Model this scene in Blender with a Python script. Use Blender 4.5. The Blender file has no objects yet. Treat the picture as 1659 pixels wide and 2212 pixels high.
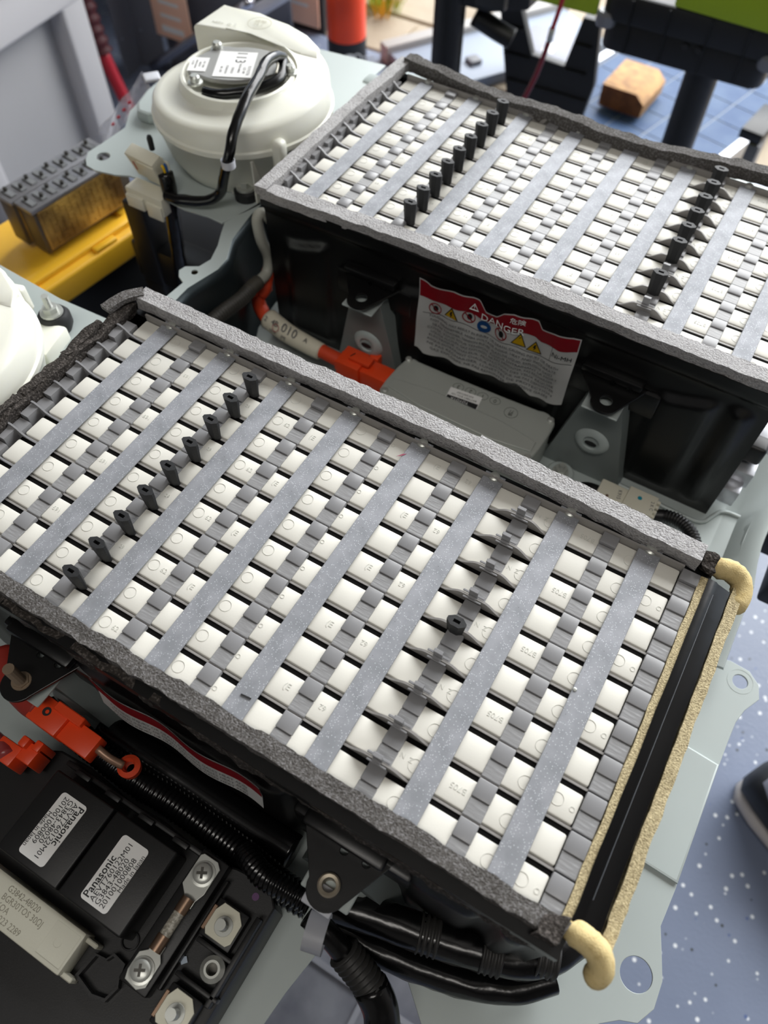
import bpy, bmesh, math, random
from mathutils import Vector, Matrix, noise
random.seed(7)
SC = bpy.context.scene
COL = SC.collection
PI = math.pi

# ------------------------------------------------------------------ camera
cam_d = bpy.data.cameras.new('camera')
cam = bpy.data.objects.new('camera', cam_d)
COL.objects.link(cam)
SC.camera = cam
_r = Vector((2.4904, 0.6823, -0.1825))
_Rw = Matrix.Rotation(_r.length, 3, _r.normalized())          # world -> camera (x right, y down, z forward)
_C = Vector((7.35954667, -1.25790726, 7.68186382)) * 0.048
_m = Matrix((_Rw[0], -Vector(_Rw[1]), -Vector(_Rw[2]))).transposed().to_4x4()
_m.translation = _C
cam.matrix_world = _m
cam_d.sensor_fit = 'VERTICAL'
cam_d.sensor_height = 36.0
cam_d.lens = 36.0 * 1656.7 / 2212.0
cam_d.clip_start = 0.02
cam_d.clip_end = 60
cam_d.dof.use_dof = True
cam_d.dof.focus_distance = 0.44
cam_d.dof.aperture_fstop = 27.0 / 3.6

# ------------------------------------------------------------------ world, sun, door light, exposure
W = bpy.data.worlds.new('sky')
SC.world = W
W.use_nodes = True
bg = W.node_tree.nodes['Background']
bg.inputs[0].default_value = (0.78, 0.88, 1.0, 1)
bg.inputs[1].default_value = 1.7

def lamp(name, kind, loc, target, energy, color=(1, 1, 1), **kw):
    d = bpy.data.lights.new(name, kind)
    d.energy = energy
    d.color = color
    for k, v in kw.items():
        setattr(d, k, v)
    o = bpy.data.objects.new(name, d)
    COL.objects.link(o)
    o.location = loc
    o.rotation_euler = (Vector(target) - Vector(loc)).to_track_quat('-Z', 'Y').to_euler()
    return o

lamp('sun', 'SUN', (0, 0, 5), (0.3, 1.2, 0), 1.2, (1.0, 0.93, 0.82), angle=0.02)
lamp('door_daylight', 'AREA', (0.7, 4.6, 2.7), (0.2, 0.2, 0.0), 600, (1.0, 0.99, 0.97), shape='RECTANGLE', size=6.5, size_y=3.6)
lamp('interior_fill', 'AREA', (0.5, -0.6, 1.75), (0.2, 0.2, 0.0), 10.5, (1.0, 0.96, 0.9), shape='RECTANGLE', size=1.2, size_y=0.3)  # added fill light for the near-facing sides, no real fixture

SC.view_settings.view_transform = 'Standard'
SC.view_settings.look = 'None'
SC.view_settings.gamma = 1.0
SC.view_settings.use_curve_mapping = False
SC.view_settings.exposure = 0.0

# ------------------------------------------------------------------ materials
def lin(c):
    return tuple(((v / 255) / 12.92 if v / 255 <= 0.04045 else ((v / 255 + 0.055) / 1.055) ** 2.4) for v in c) + (1,)

MATS = {}
def mat(name, rgb, rough=0.5, metal=0.0, spec=0.5, bump=None, mottle=None, speck=None, sss=0, trans=0, alpha=1, coat=0, emit=None, stretch=None):
    """bump=(scale/m, strength, distance_m) mottle=(rgb2, scale, lo, hi) speck=(rgb2, scale, threshold)"""
    if name in MATS:
        return MATS[name]
    m = bpy.data.materials.new(name)
    m.use_nodes = True
    nt = m.node_tree
    b = nt.nodes['Principled BSDF']
    L = nt.links.new
    b.inputs['Roughness'].default_value = rough
    b.inputs['Metallic'].default_value = metal
    b.inputs['Specular IOR Level'].default_value = spec
    b.inputs['Coat Weight'].default_value = coat
    if sss:
        b.inputs['Subsurface Weight'].default_value = sss
        b.inputs['Subsurface Radius'].default_value = (0.004, 0.004, 0.003)
        b.inputs['Subsurface Scale'].default_value = 1.0
    b.inputs['Transmission Weight'].default_value = trans
    b.inputs['Alpha'].default_value = alpha
    tc = nt.nodes.new('ShaderNodeTexCoord')
    co = tc.outputs['Object']
    if stretch:
        mp = nt.nodes.new('ShaderNodeMapping')
        mp.inputs['Scale'].default_value = stretch
        L(co, mp.inputs[0])
        co = mp.outputs[0]
    col = None
    def rgbn(c):
        n = nt.nodes.new('ShaderNodeRGB')
        n.outputs[0].default_value = lin(c)
        return n.outputs[0]
    col = rgbn(rgb)
    def mix(a, bb, f):
        n = nt.nodes.new('ShaderNodeMix')
        n.data_type = 'RGBA'
        L(a, n.inputs[6]); L(bb, n.inputs[7]); L(f, n.inputs[0])
        return n.outputs[2]
    def ramp(v, lo, hi):
        n = nt.nodes.new('ShaderNodeMapRange')
        n.inputs[1].default_value = lo; n.inputs[2].default_value = hi
        L(v, n.inputs[0])
        return n.outputs[0]
    if mottle:
        n = nt.nodes.new('ShaderNodeTexNoise')
        n.inputs['Scale'].default_value = mottle[1]
        n.inputs['Detail'].default_value = 5
        L(co, n.inputs['Vector'])
        col = mix(col, rgbn(mottle[0]), ramp(n.outputs[0], mottle[2], mottle[3]))
    for s in (speck or []):
        n = nt.nodes.new('ShaderNodeTexVoronoi')
        n.inputs['Scale'].default_value = s[1]
        L(co, n.inputs['Vector'])
        v = ramp(n.outputs['Distance'], s[2], s[2] * 0.7)
        if len(s) > 3:                       # only some of the cells carry a fleck
            sp = nt.nodes.new('ShaderNodeSeparateColor')
            L(n.outputs['Color'], sp.inputs[0])
            mm = nt.nodes.new('ShaderNodeMath'); mm.operation = 'LESS_THAN'
            mm.inputs[1].default_value = s[3]
            L(sp.outputs[0], mm.inputs[0])
            mu = nt.nodes.new('ShaderNodeMath'); mu.operation = 'MULTIPLY'
            L(v, mu.inputs[0]); L(mm.outputs[0], mu.inputs[1])
            v = mu.outputs[0]
        col = mix(col, rgbn(s[0]), v)
    L(col, b.inputs['Base Color'])
    if emit:
        b.inputs['Emission Color'].default_value = lin(rgb)
        b.inputs['Emission Strength'].default_value = emit
    if bump:
        n = nt.nodes.new('ShaderNodeTexNoise')
        n.inputs['Scale'].default_value = bump[0]
        n.inputs['Detail'].default_value = 3
        L(co, n.inputs['Vector'])
        bn = nt.nodes.new('ShaderNodeBump')
        bn.inputs['Strength'].default_value = bump[1]
        bn.inputs['Distance'].default_value = bump[2]
        L(n.outputs[0], bn.inputs['Height'])
        L(bn.outputs[0], b.inputs['Normal'])
    MATS[name] = m
    return m

CREAM = mat('cream_plastic', (228, 226, 217), 0.42, spec=0.4, bump=(900, 0.08, 0.0003), speck=[((150, 145, 130), 90, 0.035, 0.12)])
TILE = mat('grey_plastic_smooth', (138, 138, 140), 0.33, bump=(500, 0.1, 0.0002))
TILE_S = mat('grey_plastic_scratched', (144, 144, 145), 0.36, bump=(700, 0.5, 0.0004), mottle=((166, 167, 169), 900, 0.5, 0.75), stretch=(0.15, 1, 1))
RAIL = mat('grey_plastic_wall', (146, 143, 140), 0.4)
GAP_SHADE = mat('painted_slot_shade', (12, 11, 11), 0.9, spec=0.1)  # near-black colour painted in place of shade between the modules
STRAP = mat('galvanised_steel', (160, 162, 168), 0.58, 0.2, spec=0.3, bump=(1500, 0.12, 0.0002), mottle=((140, 143, 148), 90, 0.35, 0.7), speck=[((194, 197, 203), 1100, 0.36, 0.4), ((112, 112, 114), 260, 0.08, 0.2)])
STRAP_D = mat('rust_brown', (110, 84, 70), 0.7)
FOAM = mat('grey_foam', (88, 85, 82), 0.9, spec=0.25, bump=(1100, 1.0, 0.0012), mottle=((132, 130, 130), 700, 0.45, 0.7))
FOAM_L = mat('light_grey_foam', (172, 170, 170), 0.5, spec=0.5, bump=(900, 1.0, 0.0012), mottle=((136, 134, 134), 600, 0.45, 0.7))
FOAM_D = mat('dark_grey_foam', (60, 56, 53), 0.95, spec=0.15, bump=(900, 1.0, 0.0015), mottle=((110, 104, 100), 650, 0.5, 0.7))
FOAM_B = mat('beige_foam', (206, 190, 148), 0.6, spec=0.5, bump=(1300, 1.0, 0.001), mottle=((150, 134, 98), 900, 0.4, 0.65))
FOAM_Y = mat('cream_foam', (226, 204, 150), 0.9, spec=0.2, bump=(1200, 0.6, 0.0006), mottle=((205, 180, 124), 300, 0.5, 0.8))
CASE = mat('black_painted_steel', (9, 9, 10), 0.36, spec=0.5, bump=(60, 0.08, 0.002))
BLACK = mat('black_plastic', (17, 17, 18), 0.45, bump=(1200, 0.12, 0.0003))
BLACK_G = mat('black_gloss_tape', (11, 11, 12), 0.22, bump=(120, 0.25, 0.001))
COVER = mat('black_glossy_cover', (11, 11, 12), 0.2, bump=(70, 0.08, 0.001))
RUB = mat('black_rubber', (30, 31, 33), 0.6, bump=(900, 0.3, 0.0004))
RUB_D = mat('dusty_rubber', (120, 108, 96), 0.9, bump=(1500, 1, 0.0006), mottle=((45, 44, 44), 900, 0.45, 0.6))
TRAY = mat('pale_green_painted_steel', (178, 187, 185), 0.42, 0.1, bump=(25, 0.05, 0.004), speck=[((120, 126, 120), 60, 0.04, 0.2)])
TRAY2 = mat('beige_grey_painted_steel', (176, 176, 163), 0.5, 0.0, speck=[((70, 66, 60), 70, 0.05, 0.3)])
WHITE = mat('milky_white_plastic', (236, 236, 224), 0.3, sss=0.15)
WHITE2 = mat('white_connector_plastic', (222, 218, 200), 0.4)
METAL = mat('zinc_metal', (196, 198, 192), 0.35, 0.55)
METAL_C = mat('cast_aluminium', (165, 165, 162), 0.5, 0.7, bump=(700, 0.2, 0.0003))
METAL_D = mat('dark_metal', (90, 88, 84), 0.4, 0.8)
COPPER = mat('copper', (150, 124, 104), 0.35, 0.8)
CHROME = mat('chrome', (215, 215, 225), 0.15, 1.0)
ECUM = mat('grey_die_cast_lid', (186, 190, 184), 0.45, 0.3, bump=(40, 0.06, 0.002))
ORANGE = mat('orange_plastic', (232, 72, 28), 0.4)
ORANGE_T = mat('orange_cloth_tape', (214, 70, 34), 0.6, bump=(600, 0.4, 0.0005))
LABELW = mat('white_label', (240, 240, 238), 0.45)
LABELR = mat('red_print', (178, 20, 40), 0.45)
LABELY = mat('yellow_print', (235, 190, 20), 0.45)
LABELB = mat('blue_print', (30, 90, 160), 0.45)
INK = mat('black_print', (28, 28, 30), 0.6)
INKG = mat('grey_print', (96, 96, 98), 0.6)
EMB = mat('embossed_cream', (214, 214, 206), 0.35)
CERAM = mat('ceramic_resistor', (196, 194, 178), 0.6, bump=(900, 0.2, 0.0003))
CLIP = mat('translucent_white_nylon', (205, 207, 214), 0.35, sss=0.2)
FLOOR = mat('epoxy_garage_floor', (130, 140, 162), 0.28, bump=(220, 0.25, 0.001), mottle=((120, 130, 152), 8, 0.3, 0.7),
            speck=[((232, 236, 240), 90, 0.24, 0.34), ((90, 106, 150), 80, 0.2, 0.14), ((70, 74, 74), 95, 0.2, 0.16)])
CONC = mat('sunlit_concrete', (158, 142, 122), 0.85, bump=(60, 0.4, 0.004), mottle=((184, 170, 150), 6, 0.3, 0.7))
TOTE = mat('light_grey_tote_plastic', (168, 167, 168), 0.5)
YEL = mat('yellow_lid_plastic', (246, 190, 44), 0.45)
NAVY = mat('black_tote_plastic', (24, 26, 30), 0.5)
SHELF = mat('dark_grey_shelf_steel', (118, 120, 130), 0.5, 0.2)
LIME = mat('lime_green_plastic', (150, 176, 24), 0.5)
WOOD = mat('pine_wood', (196, 150, 96), 0.7, mottle=((160, 118, 78), 40, 0.4, 0.65), bump=(200, 0.3, 0.001))
WOOD_E = mat('pine_end_grain', (140, 82, 36), 0.8, mottle=((116, 64, 26), 60, 0.4, 0.6))
CELL = mat('solar_cell_blue', (70, 92, 128), 0.55, spec=0.2, mottle=((92, 112, 142), 14, 0.35, 0.7))
ALU = mat('anodised_aluminium', (200, 202, 208), 0.35, 0.7)
GOLD = mat('gold_film_board', (216, 178, 96), 0.35, 0.25, mottle=((110, 84, 50), 18, 0.4, 0.65))
GREYM = mat('mid_grey_plastic', (110, 110, 114), 0.5)
CLEAR = mat('clear_film', (214, 216, 228), 0.15, trans=0.5, alpha=0.6)
WALLM = mat('painted_wall', (120, 116, 112), 0.9)
RED = mat('red_plastic', (176, 24, 44), 0.45)
SHOE_M = mat('light_grey_knit', (170, 170, 182), 0.8, bump=(500, 0.8, 0.001))
GRASS = mat('grass_green', (150, 170, 50), 0.8, mottle=((226, 176, 60), 10, 0.4, 0.6))
CARD = mat('coral_card', (255, 205, 176), 0.6)

# ------------------------------------------------------------------ helpers
ORG = Vector((0, 0, 0))
def tag(o, label=None, cat=None, group=None, kind=None):
    if label: o['label'] = label
    if cat: o['category'] = cat
    if group: o['group'] = group
    if kind: o['kind'] = kind
    return o

def thing(name, label, cat, loc=(0, 0, 0), rot=(0, 0, 0), group=None, local=False):
    """Empty at the base of the thing. Builders use world coordinates, or the thing's own when local."""
    global ORG
    o = bpy.data.objects.new(name, None)
    o.empty_display_size = 0.02
    COL.objects.link(o)
    o.location = loc
    o.rotation_euler = rot
    ORG = Vector((0, 0, 0)) if local else Vector(loc)
    return tag(o, label, cat, group)

def world():
    global ORG
    ORG = Vector((0, 0, 0))

def link(name, me, m, parent=None, smooth=False, shift=True):
    if shift and ORG.length > 0:
        me.transform(Matrix.Translation(-ORG))
    if not me.materials and m:
        me.materials.append(m)
    if smooth:
        for p in me.polygons:
            p.use_smooth = True
        if smooth is not True:
            me.set_sharp_from_angle(angle=math.radians(smooth))
    o = bpy.data.objects.new(name, me)
    COL.objects.link(o)
    if parent:
        o.parent = parent
    return o

def fin(name, bm, m, parent=None, smooth=False):
    me = bpy.data.meshes.new(name)
    bmesh.ops.recalc_face_normals(bm, faces=bm.faces)
    bm.to_mesh(me)
    bm.free()
    return link(name, me, m, parent, smooth)

def again(o, dx=0, dy=0, dz=0, parent=None, rot=None):
    """a copy of a part sharing its mesh"""
    c = o.copy()
    COL.objects.link(c)
    c.location = o.location + Vector((dx, dy, dz))
    if rot: c.rotation_euler = rot
    c.parent = parent or o.parent
    return c

def badd(bm, x, y, z, r=0.0, seg=1, mtx=None):
    """box into bm, x=(x0,x1)..."""
    res = bmesh.ops.create_cube(bm, size=1)
    vs = res['verts']
    c = Vector(((x[0] + x[1]) / 2, (y[0] + y[1]) / 2, (z[0] + z[1]) / 2))
    s = Vector((x[1] - x[0], y[1] - y[0], z[1] - z[0]))
    for v in vs:
        v.co = Vector((v.co.x * s.x, v.co.y * s.y, v.co.z * s.z)) + c
    if r:
        es = set(e for v in vs for e in v.link_edges)
        rr = bmesh.ops.bevel(bm, geom=list(es), offset=r, segments=seg, affect='EDGES', profile=0.5)
        vs = list(set(v for f in rr['faces'] for v in f.verts) | set(v for v in vs if v.is_valid))
    if mtx:
        seen = set()
        stack = [v for v in vs if v.is_valid]
        allv = set(stack)
        while stack:
            v = stack.pop()
            for e in v.link_edges:
                w = e.other_vert(v)
                if w not in allv:
                    allv.add(w); stack.append(w)
        for v in allv:
            v.co = mtx @ v.co
    return vs

def box(name, x, y, z, m, parent=None, r=0.0, seg=2, mtx=None):
    bm = bmesh.new()
    badd(bm, x, y, z, r, seg, mtx)
    return fin(name, bm, m, parent, 40 if r and seg > 1 else False)

def chaikin(pts, n=2, closed=True):
    for _ in range(n):
        out = []
        N = len(pts)
        for i in range(N if closed else N - 1):
            a, b = Vector(pts[i]), Vector(pts[(i + 1) % N])
            out += [a * 0.75 + b * 0.25, a * 0.25 + b * 0.75]
        if not closed:
            out = [Vector(pts[0])] + out + [Vector(pts[-1])]
        pts = out
    return pts

def circ(cx, cy, r, n=24, a0=0, a1=2 * PI, ry=None):
    full = abs(a1 - a0) > 6.28
    k = n if full else n + 1
    return [(cx + r * math.cos(a0 + (a1 - a0) * i / n), cy + (ry or r) * math.sin(a0 + (a1 - a0) * i / n)) for i in range(k)]

def plate(name, outline, z0, z1, m, parent=None, holes=(), bevel=0.0, mtx=None, smooth=40):
    """flat plate of any outline with holes, from z0 to z1 (in its own frame, then mtx)"""
    cu = bpy.data.curves.new('tmp', 'CURVE')
    cu.dimensions = '2D'
    cu.fill_mode = 'BOTH'
    cu.extrude = max((z1 - z0) / 2 - bevel, 0.00001)
    cu.bevel_depth = bevel
    cu.bevel_resolution = 1
    for pts in [outline] + list(holes):
        sp = cu.splines.new('POLY')
        sp.points.add(len(pts) - 1)
        for p, q in zip(sp.points, pts):
            p.co = (q[0], q[1], 0, 1)
        sp.use_cyclic_u = True
    cu.offset = -bevel
    tmp = bpy.data.objects.new('tmp', cu)
    me = bpy.data.meshes.new_from_object(tmp)
    bpy.data.objects.remove(tmp)
    bpy.data.curves.remove(cu)
    me.name = name
    me.transform(Matrix.Translation((0, 0, (z0 + z1) / 2)))
    if mtx:
        me.transform(mtx)
    me.materials.clear()
    return link(name, me, m, parent, smooth)

def spline(pts, per=8):
    P = [Vector(p) for p in pts]
    P = [P[0] * 2 - P[1]] + P + [P[-1] * 2 - P[-2]]
    out = []
    for i in range(1, len(P) - 2):
        for k in range(per):
            t = k / per
            a, b, c, d = P[i - 1], P[i], P[i + 1], P[i + 2]
            out.append(0.5 * ((2 * b) + (c - a) * t + (2 * a - 5 * b + 4 * c - d) * t * t + (3 * b - 3 * c + d - a) * t ** 3))
    out.append(P[-2])
    return out

def resample(pts, step):
    out = [pts[0]]
    acc = 0
    for a, b in zip(pts, pts[1:]):
        L = (b - a).length
        while L > 1e-9 and acc + L >= step:
            t = (step - acc) / L
            a = a.lerp(b, t)
            out.append(a.copy())
            L = (b - a).length
            acc = 0
        acc += L
    out.append(pts[-1])
    return out

def sweep(name, path, prof, m, parent=None, up=Vector((0, 0, 1)), fn=None, smooth=True, closed_prof=True):
    """sweep profile [(side, up)] along path; fn(i, t, j, p)->p tweak"""
    bm = bmesh.new()
    rings = []
    n = len(path)
    prev = None
    for i, p in enumerate(path):
        t = (path[min(i + 1, n - 1)] - path[max(i - 1, 0)]).normalized()
        if up is None:
            if prev is None:
                a = Vector((0, 0, 1)) if abs(t.z) < 0.9 else Vector((1, 0, 0))
                side = t.cross(a).normalized()
            else:
                side = (prev - t * prev.dot(t)).normalized()
            prev = side
            u = side.cross(t)
        else:
            side = t.cross(up).normalized()
            u = side.cross(t).normalized()
        ring = []
        for j, (a, b) in enumerate(prof):
            s = 1.0
            q = p + side * a + u * b
            if fn:
                q = fn(i, i / (n - 1), j, p, q)
            ring.append(bm.verts.new(q))
        rings.append(ring)
    k = len(prof)
    for a, b in zip(rings, rings[1:]):
        for j in range(k):
            bm.faces.new((a[j], a[(j + 1) % k], b[(j + 1) % k], b[j]))
    bm.faces.new(rings[0]); bm.faces.new(rings[-1])
    return fin(name, bm, m, parent, smooth)

def tube(name, pts, r, m, parent=None, n=12, step=None, ribs=None, taper=None, lumps=0, flat=1.0):
    """round tube through pts; ribs=(pitch, amp, t0, t1) makes it corrugated"""
    path = spline(pts, 8)
    total = sum((b - a).length for a, b in zip(path, path[1:]))
    st = step or r * 0.5
    if ribs: st = ribs[0] / 4
    path = resample(path, st)
    prof = [(math.cos(2 * PI * j / n), math.sin(2 * PI * j / n) * flat) for j in range(n)]
    def fn(i, t, j, p, q):
        rr = r if not taper else taper(t)
        if ribs and ribs[2] <= t <= ribs[3]:
            rr += ribs[1] * (1 if i % 4 in (0, 1) else -1)
        if lumps:
            rr *= 1 + lumps * noise.noise(q * 0.0 + p * 120 + Vector((j * 0.9, 0, 0)))
        return p + (q - p) * rr
    return sweep(name, path, prof, m, parent, None, fn, True)

def foam(name, pts, w, h, m, parent=None, amp=0.0012, seed=0, step=0.0035, sub=4, rough_top=0.0, sp=True):
    """foam strip: rectangular section w x h (base on pts) with an uneven surface"""
    path = resample(spline(pts, 6) if sp else [Vector(p) for p in pts], step)
    prof = []
    ns, nh = 4, 3
    for i in range(ns): prof.append((-w / 2 + w * i / ns, 0))
    for i in range(nh): prof.append((w / 2, h * i / nh))
    for i in range(ns): prof.append((w / 2 - w * i / ns, h))
    for i in range(nh): prof.append((-w / 2, h - h * i / nh))
    def fn(i, t, j, p, q):
        v = q * 160 + Vector((seed, 0, 0))
        d = noise.noise_vector(v) * amp
        d2 = noise.noise_vector(q * 55 + Vector((seed, 3, 0))) * amp * 0.9
        return q + d + d2
    return sweep(name, path, prof, m, parent, Vector((0, 0, 1)), fn, 50)

def lathe(name, prof, c, m, parent=None, n=48, smooth=35, a0=0, mtx=None):
    bm = bmesh.new()
    rings = []
    for (r, z) in prof:
        if r < 1e-6:
            rings.append([bm.verts.new((0, 0, z))])
        else:
            rings.append([bm.verts.new((r * math.cos(2 * PI * i / n + a0), r * math.sin(2 * PI * i / n + a0), z)) for i in range(n)])
    for a, b in zip(rings, rings[1:]):
        for i in range(n):
            j = (i + 1) % n
            if len(a) == 1 and len(b) == 1: continue
            if len(a) == 1: bm.faces.new((a[0], b[j], b[i]))
            elif len(b) == 1: bm.faces.new((a[i], a[j], b[0]))
            else: bm.faces.new((a[i], a[j], b[j], b[i]))
    M = Matrix.Translation(c) @ (mtx or Matrix())
    for v in bm.verts: v.co = M @ v.co
    return fin(name, bm, m, parent, smooth)

def text(name, s, size, mtx, m, parent=None, depth=0.00004, fn=None, align='CENTER', sx=1.0, space=1.0, flip=False):
    cu = bpy.data.curves.new('tmp', 'FONT')
    cu.body = s
    cu.size = size
    cu.extrude = depth
    cu.align_x = align
    cu.align_y = 'CENTER'
    cu.space_line = space
    cu.resolution_u = 2
    tmp = bpy.data.objects.new('tmp', cu)
    me = bpy.data.meshes.new_from_object(tmp)
    bpy.data.objects.remove(tmp)
    bpy.data.curves.remove(cu)
    me.name = name
    me.transform(Matrix.Diagonal((sx * (-1 if flip else 1), 1, 1, 1)))
    me.transform(mtx)
    if fn:
        for v in me.vertices: v.co = fn(v.co)
    me.materials.clear()
    return link(name, me, m, parent)

def frame(o, ex, ey):
    ex = Vector(ex).normalized(); ey = Vector(ey).normalized()
    ez = ex.cross(ey)
    M = Matrix((ex, ey, ez)).transposed().to_4x4()
    M.translation = Vector(o)
    return M

def bolt(name, c, m, parent, r=0.0065, h=0.006, shank=0.012, sr=0.003, flange=None, axis=None):
    """hex nut on a threaded stud, one mesh"""
    bm = bmesh.new()
    M = Matrix.Translation(c) @ (axis or Matrix())
    def cyl(r0, r1, z0, z1, n, rot=0):
        a = [bm.verts.new(M @ Vector((r0 * math.cos(2 * PI * i / n + rot), r0 * math.sin(2 * PI * i / n + rot), z0))) for i in range(n)]
        b = [bm.verts.new(M @ Vector((r1 * math.cos(2 * PI * i / n + rot), r1 * math.sin(2 * PI * i / n + rot), z1))) for i in range(n)]
        for i in range(n):
            bm.faces.new((a[i], a[(i + 1) % n], b[(i + 1) % n], b[i]))
        bm.faces.new(a); bm.faces.new(b)
    f = flange or r * 1.35
    cyl(f, f * 0.96, 0, h * 0.25, 20)
    cyl(r, r, h * 0.25, h, 6, 0.3)
    if shank:
        z = h
        while z < h + shank:
            cyl(sr, sr * 0.86, z, z + 0.0007, 12); cyl(sr * 0.86, sr, z + 0.0007, z + 0.0014, 12)
            z += 0.0014
    return fin(name, bm, m, parent)

# ================================================================== SETTING
fl = box('floor', (-3.2, 3.0), (-2.6, 1.62), (-0.64, -0.60), FLOOR); fl['kind'] = 'structure'
dv = plate('floor_driveway', [(-4, 1.62), (3.5, 1.62), (3.5, 6), (-4, 6)], -0.66, -0.607, CONC); dv['kind'] = 'structure'
for (xa, xb, ya, yb) in ((-4, -0.62, 1.63, 1.80), (-0.61, 3.4, 1.63, 1.80), (-4, 0.2, 1.812, 2.6), (0.212, 3.4, 1.812, 2.6)):
    s = box('paving_slab', (xa, xb - 0.002), (ya, yb - 0.002), (-0.609, -0.600), CONC, dv, 0.003, 1)
ce = box('ceiling', (-3.2, 3.0), (-2.6, 2.1), (2.0, 2.1), WALLM); ce['kind'] = 'structure'
wb = box('wall_back', (-3.2, 3.0), (-2.7, -2.6), (-0.64, 2.1), WALLM); wb['kind'] = 'structure'
wl = box('wall_left', (-3.3, -3.2), (-2.7, 1.9), (-0.64, 2.1), WALLM); wl['kind'] = 'structure'
wr = box('wall_right', (3.0, 3.1), (-2.7, 2.1), (-0.64, 2.1), WALLM); wr['kind'] = 'structure'
t1 = box('trim_1', (-1.25, -0.80), (1.74, 1.90), (-0.607, 2.0), WALLM, None, 0.006); t1['kind'] = 'structure'

# ================================================================== BATTERY PACKS
PY = 0.01964
ZB = -0.138
X0, X1 = 0.0105, 0.409

def strap_x(k): return 0.048 * k          # right edge of strap k (1..8)

def clip_cols():
    return [(1, 0.0), (2, 0), (3, 0), (4, 0), (5, 0), (6, 0), (7, 0)]

_cache = {}
PACKO = [0.0, 0.0]
def shared(key, make, parent, dx, dy, dz=0):
    """first call builds the part at its place; later ones copy it with shared mesh data.
    dx, dy: where the part belongs in the scene; every part sits relative to its own pack"""
    here = Vector((dx - PACKO[0], dy - PACKO[1], dz))
    base = parent.location if parent.type == 'MESH' else Vector((0, 0, 0))
    if key not in _cache:
        o = make()
        _cache[key] = (o, here)
        o.parent = parent
        o.location = -base
        return o
    o, there = _cache[key]
    c = o.copy()
    COL.objects.link(c)
    c.location = here - there - base
    c.parent = parent
    return c

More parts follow.
